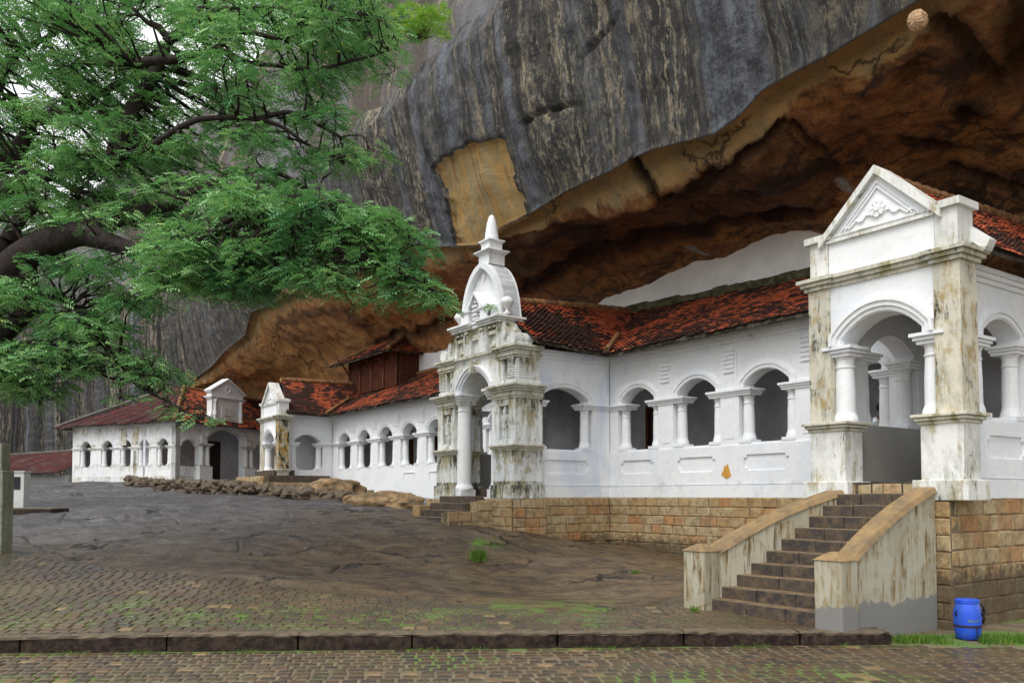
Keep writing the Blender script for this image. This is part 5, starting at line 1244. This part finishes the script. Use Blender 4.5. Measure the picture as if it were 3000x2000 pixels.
# paler tree behind
t2 = thing('background_tree', 'paler green tree behind the big dark limb at the left edge', 'tree', WORLD, (-21, 27, -.6)); t2.rotation_euler = (0, 0, 0); org = Vector(t2.location)
mb = MB(); mb.tube([Vector((0, 0, 0)), Vector((.2, 0, 2)), Vector((.6, .3, 5)), Vector((1.5, 0, 9)), Vector((2, 0, 13))], [.35, .3, .25, .15, .05], 10)
CL = sample([(-260, 420), (60, 440), (130, 520), (170, 620), (230, 800), (150, 900), (60, 1000), (80, 1150), (-60, 1180), (-300, 1200)], 110, 25, 29, .5, .9, -.3)
for p, r in CL:
    q = Vector((.5+.1*random.random(), .2, max(1.5, p.z-org.z-2.5))); e = p-org; mb.tube([q, q.lerp(e, .5)+Vector((0, 0, .3)), e], [.09, .05, .015], 5)
o = mb.build('trunk', 'bark', world=True, smooth=True); o.parent = t2
C, D = cluster_fronds([tuple(p) for p, r in CL], [r for p, r in CL], 16, .3); Q = fronds(C, D, .34, nl=5)-np.array(org)
quads('crown', Q, rng.uniform(0, 1, len(Q)), 'leaf2', t2)
def shrub(name, label, cat, base, pts, n, size, m='bush', lw=.30):
    t = thing(name, label, cat, WORLD, (0, 0, 0)); t.location = base; t.rotation_euler = (0, 0, 0); mb = MB()
    for p, r in pts: mb.tube([(0, 0, 0), tuple(Vector(p)*.5+Vector((0, 0, .1*r))), tuple(p)], [.03*r+.006, .02*r+.004, .004], 5)
    o = mb.build('stem', 'bark', world=True); o.parent = t
    C, D = cluster_fronds([p for p, r in pts], [r for p, r in pts], n, size); D[:, 2] += .8; D /= np.linalg.norm(D, axis=1)[:, None]
    quads('foliage', fronds(C, D, size, nl=4, lw=lw), rng.uniform(0, 1, len(C)*8), m, t); return t
bp = at(1215, 125, 26.2)
shrub('bush', 'bright yellow green bush growing on the shoulder of the rock face', 'bush', bp, [((random.uniform(-.7, .8), random.uniform(-.3, .5), random.uniform(.2, 1.25)), random.uniform(.25, .42)) for _ in range(34)], 60, .22)
tp = MAIN.w(18.98, 12.50, 4.93)
shrub('weed', 'small green weed sprouting beside the urn of the ornate gateway', 'plant', tp, [((random.uniform(-.14, .14), random.uniform(-.12, .1), random.uniform(.05, .32)), .09) for _ in range(9)], 150, .09, lw=.5)
def blades(name, pts, m='grass', h=(.03, .09), w_=.006):
    Q = []
    for x, y, z, s in pts:
        th = random.uniform(0, 6.28); hh = random.uniform(*h)*s; a = Vector((math.cos(th), math.sin(th), 0))*w_*s; le = Vector((random.uniform(-.4, .4), random.uniform(-.4, .4), 0))*hh; b = Vector((x, y, z))
        Q.append([b-a, b+a, b+a*.3+le+Vector((0, 0, hh)), b-a*.3+le+Vector((0, 0, hh))])
    return quads(name, np.array(Q), rng.uniform(0, 1, len(Q)), m)
def tuft(label, x, y, z, r, n, h):
    o = blades('grass_tuft', [(x+random.gauss(0, r*.4), y+random.gauss(0, r*.4), z-.01, 1) for _ in range(n)], h=h, w_=.009); setp(o, label, 'grass tuft')
p = at(1400, 1642, 18.3); tuft('bright green grass tuft standing alone on the bare rock', p.x, p.y, gtop(p.x, p.y), .20, 420, (.10, .30))
for x, y, Y, lab, r in ((2035, 1782, 13.4, 'tiny weed at the foot of the left stair post', .08), (2060-200, 1655+5, 17.8, 'tiny weed at the stone base right of the black seam', .08)):
    p = at(x, y, Y); tuft(lab, p.x, p.y, gtop(p.x, p.y)-.02, r, 90, (.04, .12))
pts_ = []
for _ in range(9000):       # grass strip under the barrel wall
    x = random.uniform(5.3, 9.8); yc = 11.80+.02*(x-5.3)+.10*noise.noise(Vector((x*1.2, 0, 0))); y = yc+random.gauss(0, .13)
    if noise.noise(Vector((x*2.0, y*3, 9))) < -.12: continue
    pts_.append((x, y, low(x), 1))
for _ in range(3600):       # joints along the kerb foot and in the upper pavement
    if random.random() < .62:
        x = random.uniform(-8, 5.4); y = 10.44+.0878*(x+6.42)-abs(random.gauss(0, .05)); dens = noise.noise(Vector((x*1.4, 2, 0))); z = low(x)
        if dens < .12: continue
    else:
        px = random.uniform(-50, 1750); py = random.gauss(1800, 36); x = (px-1500)/FPX*12; 
        Y = 12.
        for _i in range(6): Y = FPX*(-gz((px-1500)/FPX*Y, Y))/(max(py, 1700)-1454)
        x, y = (px-1500)/FPX*Y, Y
        if y < 10.9+.0878*(x+6.42) or noise.noise(Vector((x*1.1, y*1.6, 5))) < .06: continue
        z = gz(x, y)-.04
    pts_.append((x, y, z, .55))
o = blades('grass', pts_, h=(.03, .10)); setp(o, 'short bright grass along the kerb, pavement joints and barrel wall', 'grass', kind='stuff')

# ---------------------------------------------------------------- stones, boulders, small things
def blob(mb, c, r, seed, sub=2, jag=.3, flatz=.8):
    bm = bmesh.new(); bmesh.ops.create_icosphere(bm, subdivisions=sub, radius=1)
    vs = []
    for v in bm.verts:
        d = 1+jag*noise.noise(v.co*1.3+Vector((seed, 0, 0)))+jag*.4*noise.noise(v.co*3+Vector((seed, 5, 0)))
        vs.append((c[0]+v.co.x*r[0]*d, c[1]+v.co.y*r[1]*d, c[2]+v.co.z*r[2]*d))
    mb.add(vs, [tuple(v.index for v in f.verts) for f in bm.faces]); bm.free()
t = thing('rubble_wall', 'low dry stone wall of dark rubble on the bare rock, in front of the far buildings', 'wall', WORLD, (-12, 36, 0)); t.rotation_euler = (0, 0, 0); org = Vector(t.location)
path = [(377, 1413, 47), (499, 1435, 41), (694, 1452, 36), (888, 1469, 32), (1088, 1474, 29.5)]; mb = MB(); dist = 0
W = [at(*p) for p in path]; topy = [1397, 1404, 1409, 1426, 1446]
for i in range(len(W)-1):
    a, b = W[i], W[i+1]; n_ = int((b-a).length/.42)
    for k in range(n_):
        u = k/n_; p = a.lerp(b, u); ty_ = topy[i]*(1-u)+topy[i+1]*u; ht = at(0, ty_, p.y).z-p.z
        z = p.z-.1
        while z < p.z+ht-.20:
            s = random.uniform(.15, .30); blob(mb, (p.x+random.uniform(-.12, .12)-org.x, p.y+random.uniform(-.2, .2)-org.y, z+s*.4-org.z), (s*1.15, s, s*.70), random.random()*50, 2, .75); z += s*.95
        if random.random() < .8: blob(mb, (p.x-org.x, p.y+.35-org.y, p.z+ht*.6-org.z), (.3, .4, ht*.5), random.random()*50, 1, .4)
o = mb.build('stones', 'rubble', world=True); o.parent = t
for lab, x, y, Y, rx, ry, rz in (('large ochre boulder behind the right end of the rubble wall', 975, 1436, 32.2, 1.05, .8, .30), ('low flat ochre boulder between the rubble wall and the stone steps', 1120, 1468, 28.5, 1.25, .8, .22), ('small ochre boulder nestled against the stepped white wall', 1185, 1476, 27.5, .55, .5, .22)):
    c = at(x, y, Y); mb = MB(); blob(mb, (c.x, c.y, c.z+.0), (rx, ry, rz*1.5), random.random()*9, 4, .45); o = mb.build('boulder', 'boulder', world=True, smooth=True); setp(o, lab, 'boulder')
# blue barrel
bx, by = 6.49, 12.0; bz = low(6.49)+.01
t = thing('barrel', 'blue plastic barrel with dark strap standing on the grass by the stone wall', 'barrel', WORLD, (bx, by, bz)); t.rotation_euler = (0, 0, 0)
mb = MB(); mb.lathe(0, 0, [(.135, 0), (.15, .01), (.168, .10), (.178, .17), (.181, .26), (.181, .36), (.172, .43), (.158, .485), (.152, .50), (.152, .512)], 40, .5); o = mb.build('body', 'blue', world=True, smooth=True); o.parent = t
mb = MB(); mb.lathe(0, 0, [(.150, .508), (.160, .512), (.160, .53), (.155, .534), (.158, .538), (.158, .555), (.15, .562), (.0, .562)], 40, .5); o = mb.build('lid', 'blue', world=True); o.parent = t
mb = MB(); mb.lathe(0, 0, [(.178, .175), (.184, .175), (.185, .205), (.180, .205)], 40, .5); mb.tube([(.03, -.187, .19), (.035, -.182, .1), (.055, -.165, .01)], .006, 6); o = mb.build('strap', 'strap', world=True); o.parent = t
mb = MB(); mb.tube([(.175+.045*math.sin(q*math.pi/12)+.0, -.03+.02*math.cos(q), .36+.13*math.cos(q*math.pi/12)) for q in range(13)], [.014]*5+[.024]*8, 10); o = mb.build('hose_loop', 'black', world=True, smooth=True); o.parent = t
for q in ([(.15, -.11, .40), (.165, -.115, .37), (.155, -.11, .34)], [(-.178, -.05, .40), (-.198, -.05, .37), (-.18, -.05, .34)]):
    mb = MB(); mb.tube(q, .013, 8); o = mb.build('handle', 'black', world=True, smooth=True); o.parent = t
mb = MB()
glyph = {'S': '111 100 111 001 111', 'O': '111 101 101 101 111', 'L': '100 100 100 100 111', 'I': '111 010 010 010 111', 'D': '110 101 101 101 110'}
xx = -.085
for ch in 'SOLID':
    for r_, row in enumerate(glyph[ch].split()):
        for c_, b in enumerate(row):
            if b == '1':
                th = (xx+c_*.0075)/.181; z = .285-r_*.008
                e = lambda th, z, r: (r*math.sin(th), -r*math.cos(th), z)
                mb.add([e(th, z, .1832), e(th+.04, z, .1832), e(th+.04, z+.0075, .1832), e(th, z+.0075, .1832)], [(0, 1, 2, 3)])
    xx += .031
o = mb.build('print', 'mark', world=True); o.parent = t
# wasp nest under the lip
c = at(2688, 62, 14.0); mb = MB(); blob(mb, (0, 0, 0), (1, 1, 1), 3, 5, .10)
mb.v = [(c.x+x*.155*(1+.07*abs(math.sin(z*11+2*noise.noise(Vector((x*2, y*2, z)))))), c.y+y*.155*(1+.07*abs(math.sin(z*11+2*noise.noise(Vector((x*2, y*2, z)))))), c.z+z*.188) for x, y, z in mb.v]
M['nest'] = flat('papery_nest', (.58, .40, .24), .9, .3, 22, .1, c2=(.20, .11, .06), bump=.03)
for v_ in range(7): pass
o = mb.build('wasp_nest', 'nest', world=True, smooth=True); setp(o, 'pale papery wasp nest hanging under the rock lip at top right', 'nest')
# left edge: mouldy post, white pillar with plaque, dark block for the shadow below it
p = at(8, 1560, 17.5); gzz = gtop(p.x, p.y)
t = thing('gate_post', 'mouldy green concrete post cut by the left edge', 'post', WORLD, (p.x-.05, p.y, gzz)); t.rotation_euler = (0, 0, 0)
mb = MB(); mb.box(-.55, .15, -.2, .2, -.3, at(0, 1378, 17.5).z-gzz); o = mb.build('post', 'greenpost', world=True, bevel=.02); o.parent = t
mb = MB(); mb.box(-.5, .085, -.15, .15, at(0, 1378, 17.5).z-gzz, at(0, 1300, 17.5).z-gzz); o = mb.build('upper_post', 'greenpost', world=True, bevel=.02); o.parent = t
p = at(50, 1486, 26); t = thing('white_pillar', 'squat white pillar with a square dark plaque at the far left', 'pillar', WORLD, tuple(p)); t.rotation_euler = (0, 0, 0)
mb = MB(); mb.box(-.30, .30, -.18, .18, -.9, 1.09); o = mb.build('body', 'signwhite', world=True, bevel=.015); o.parent = t
mb = MB(); mb.box(-.33, .33, -.21, .21, 1.09, 1.13); o = mb.build('cap', 'signwhite', world=True); o.parent = t
mb = MB(); mb.box(-.19, .19, -.195, -.17, .56, .95); o = mb.build('plaque', 'plaque', world=True); o.parent = t
mb = MB(); p = at(75, 1512, 25); mb.box(p.x-1.0, p.x+.95, p.y-.3, p.y+.7, p.z-.9, at(75, 1487, 25).z); o = mb.build('shadow_block', 'kerb', world=True, bevel=.06); setp(o, 'dark block standing in for the shadow below the white pillar', 'block')  # dark box put in for the shaded hollow under the pillar
# person half hidden behind the porch columns
def person():
    px = MAIN.w(10.12, 16.75, .24); t = thing('person', 'person in a white shirt standing behind the porch columns, mostly hidden', 'person', WORLD, tuple(px)); t.rotation_euler = (0, 0, R(25))
    J = {'pel': (0, 0, .92), 'sp': (0, -.02, 1.15), 'ch': (0, 0, 1.38), 'nk': (0, 0, 1.50), 'hd': (0, -.02, 1.62), 'ht': (0, -.02, 1.72),
         'ls': (-.19, 0, 1.42), 'le': (-.24, .02, 1.15), 'lw': (-.23, -.10, .92), 'lh': (-.22, -.13, .83), 'rs': (.19, 0, 1.42), 're': (.24, .02, 1.15), 'rw': (.23, -.10, .92), 'rh': (.22, -.13, .83),
         'lp': (-.10, 0, .88), 'lk': (-.11, -.02, .49), 'la': (-.11, .02, .08), 'lt': (-.12, -.13, .04), 'rp': (.10, 0, .88), 'rk': (.11, -.02, .49), 'ra': (.11, .02, .08), 'rt': (.12, -.13, .04)}
    E = [('pel', 'sp'), ('sp', 'ch'), ('ch', 'nk'), ('nk', 'hd'), ('hd', 'ht'), ('ch', 'ls'), ('ls', 'le'), ('le', 'lw'), ('lw', 'lh'), ('ch', 'rs'), ('rs', 're'), ('re', 'rw'), ('rw', 'rh'), ('pel', 'lp'), ('lp', 'lk'), ('lk', 'la'), ('la', 'lt'), ('pel', 'rp'), ('rp', 'rk'), ('rk', 'ra'), ('ra', 'rt')]
    rad = dict(pel=.13, sp=.12, ch=.13, nk=.055, hd=.095, ht=.07, ls=.06, le=.042, lw=.028, lh=.03, rs=.06, re=.042, rw=.028, rh=.03, lp=.09, lk=.055, la=.038, lt=.03, rp=.09, rk=.055, ra=.038, rt=.03)
    def skin(name, keys, m, sc=1., par=t, root=None):
        ks = list(keys); me = bpy.data.meshes.new(name); me.from_pydata([J[k] for k in ks], [(ks.index(a), ks.index(b)) for a, b in E if a in ks and b in ks], []); o = bpy.data.objects.new(name, me); col.objects.link(o); o.parent = par
        o.modifiers.new('skin', 'SKIN'); o.modifiers.new('sub', 'SUBSURF').levels = 2; o.modifiers['sub'].render_levels = 2; me.materials.append(M[m])
        if not me.skin_vertices: 
            bpy.context.view_layer.objects.active = o
            with bpy.context.temp_override(object=o, active_object=o): bpy.ops.mesh.customdata_skin_add()
        for i, k in enumerate(ks): me.skin_vertices[0].data[i].radius = (rad[k]*sc, rad[k]*sc*.8); me.skin_vertices[0].data[i].use_root = (i == 0)
        return o
    body = skin('body', J.keys(), 'skin')
    skin('shirt', ['sp', 'pel', 'ch', 'ls', 'le', 'rs', 're'], 'shirt', 1.22); skin('trousers', ['pel', 'lp', 'lk', 'la', 'rp', 'rk', 'ra'], 'sarong', 1.2)
    mb = MB(); blob(mb, (0, .015, 1.68), (.095, .105, .10), 2, 3, .05); o = mb.build('hair', 'hair', world=True, smooth=True); o.parent = t
    return t
try: person()
except Exception as e: print('PERSON', e)
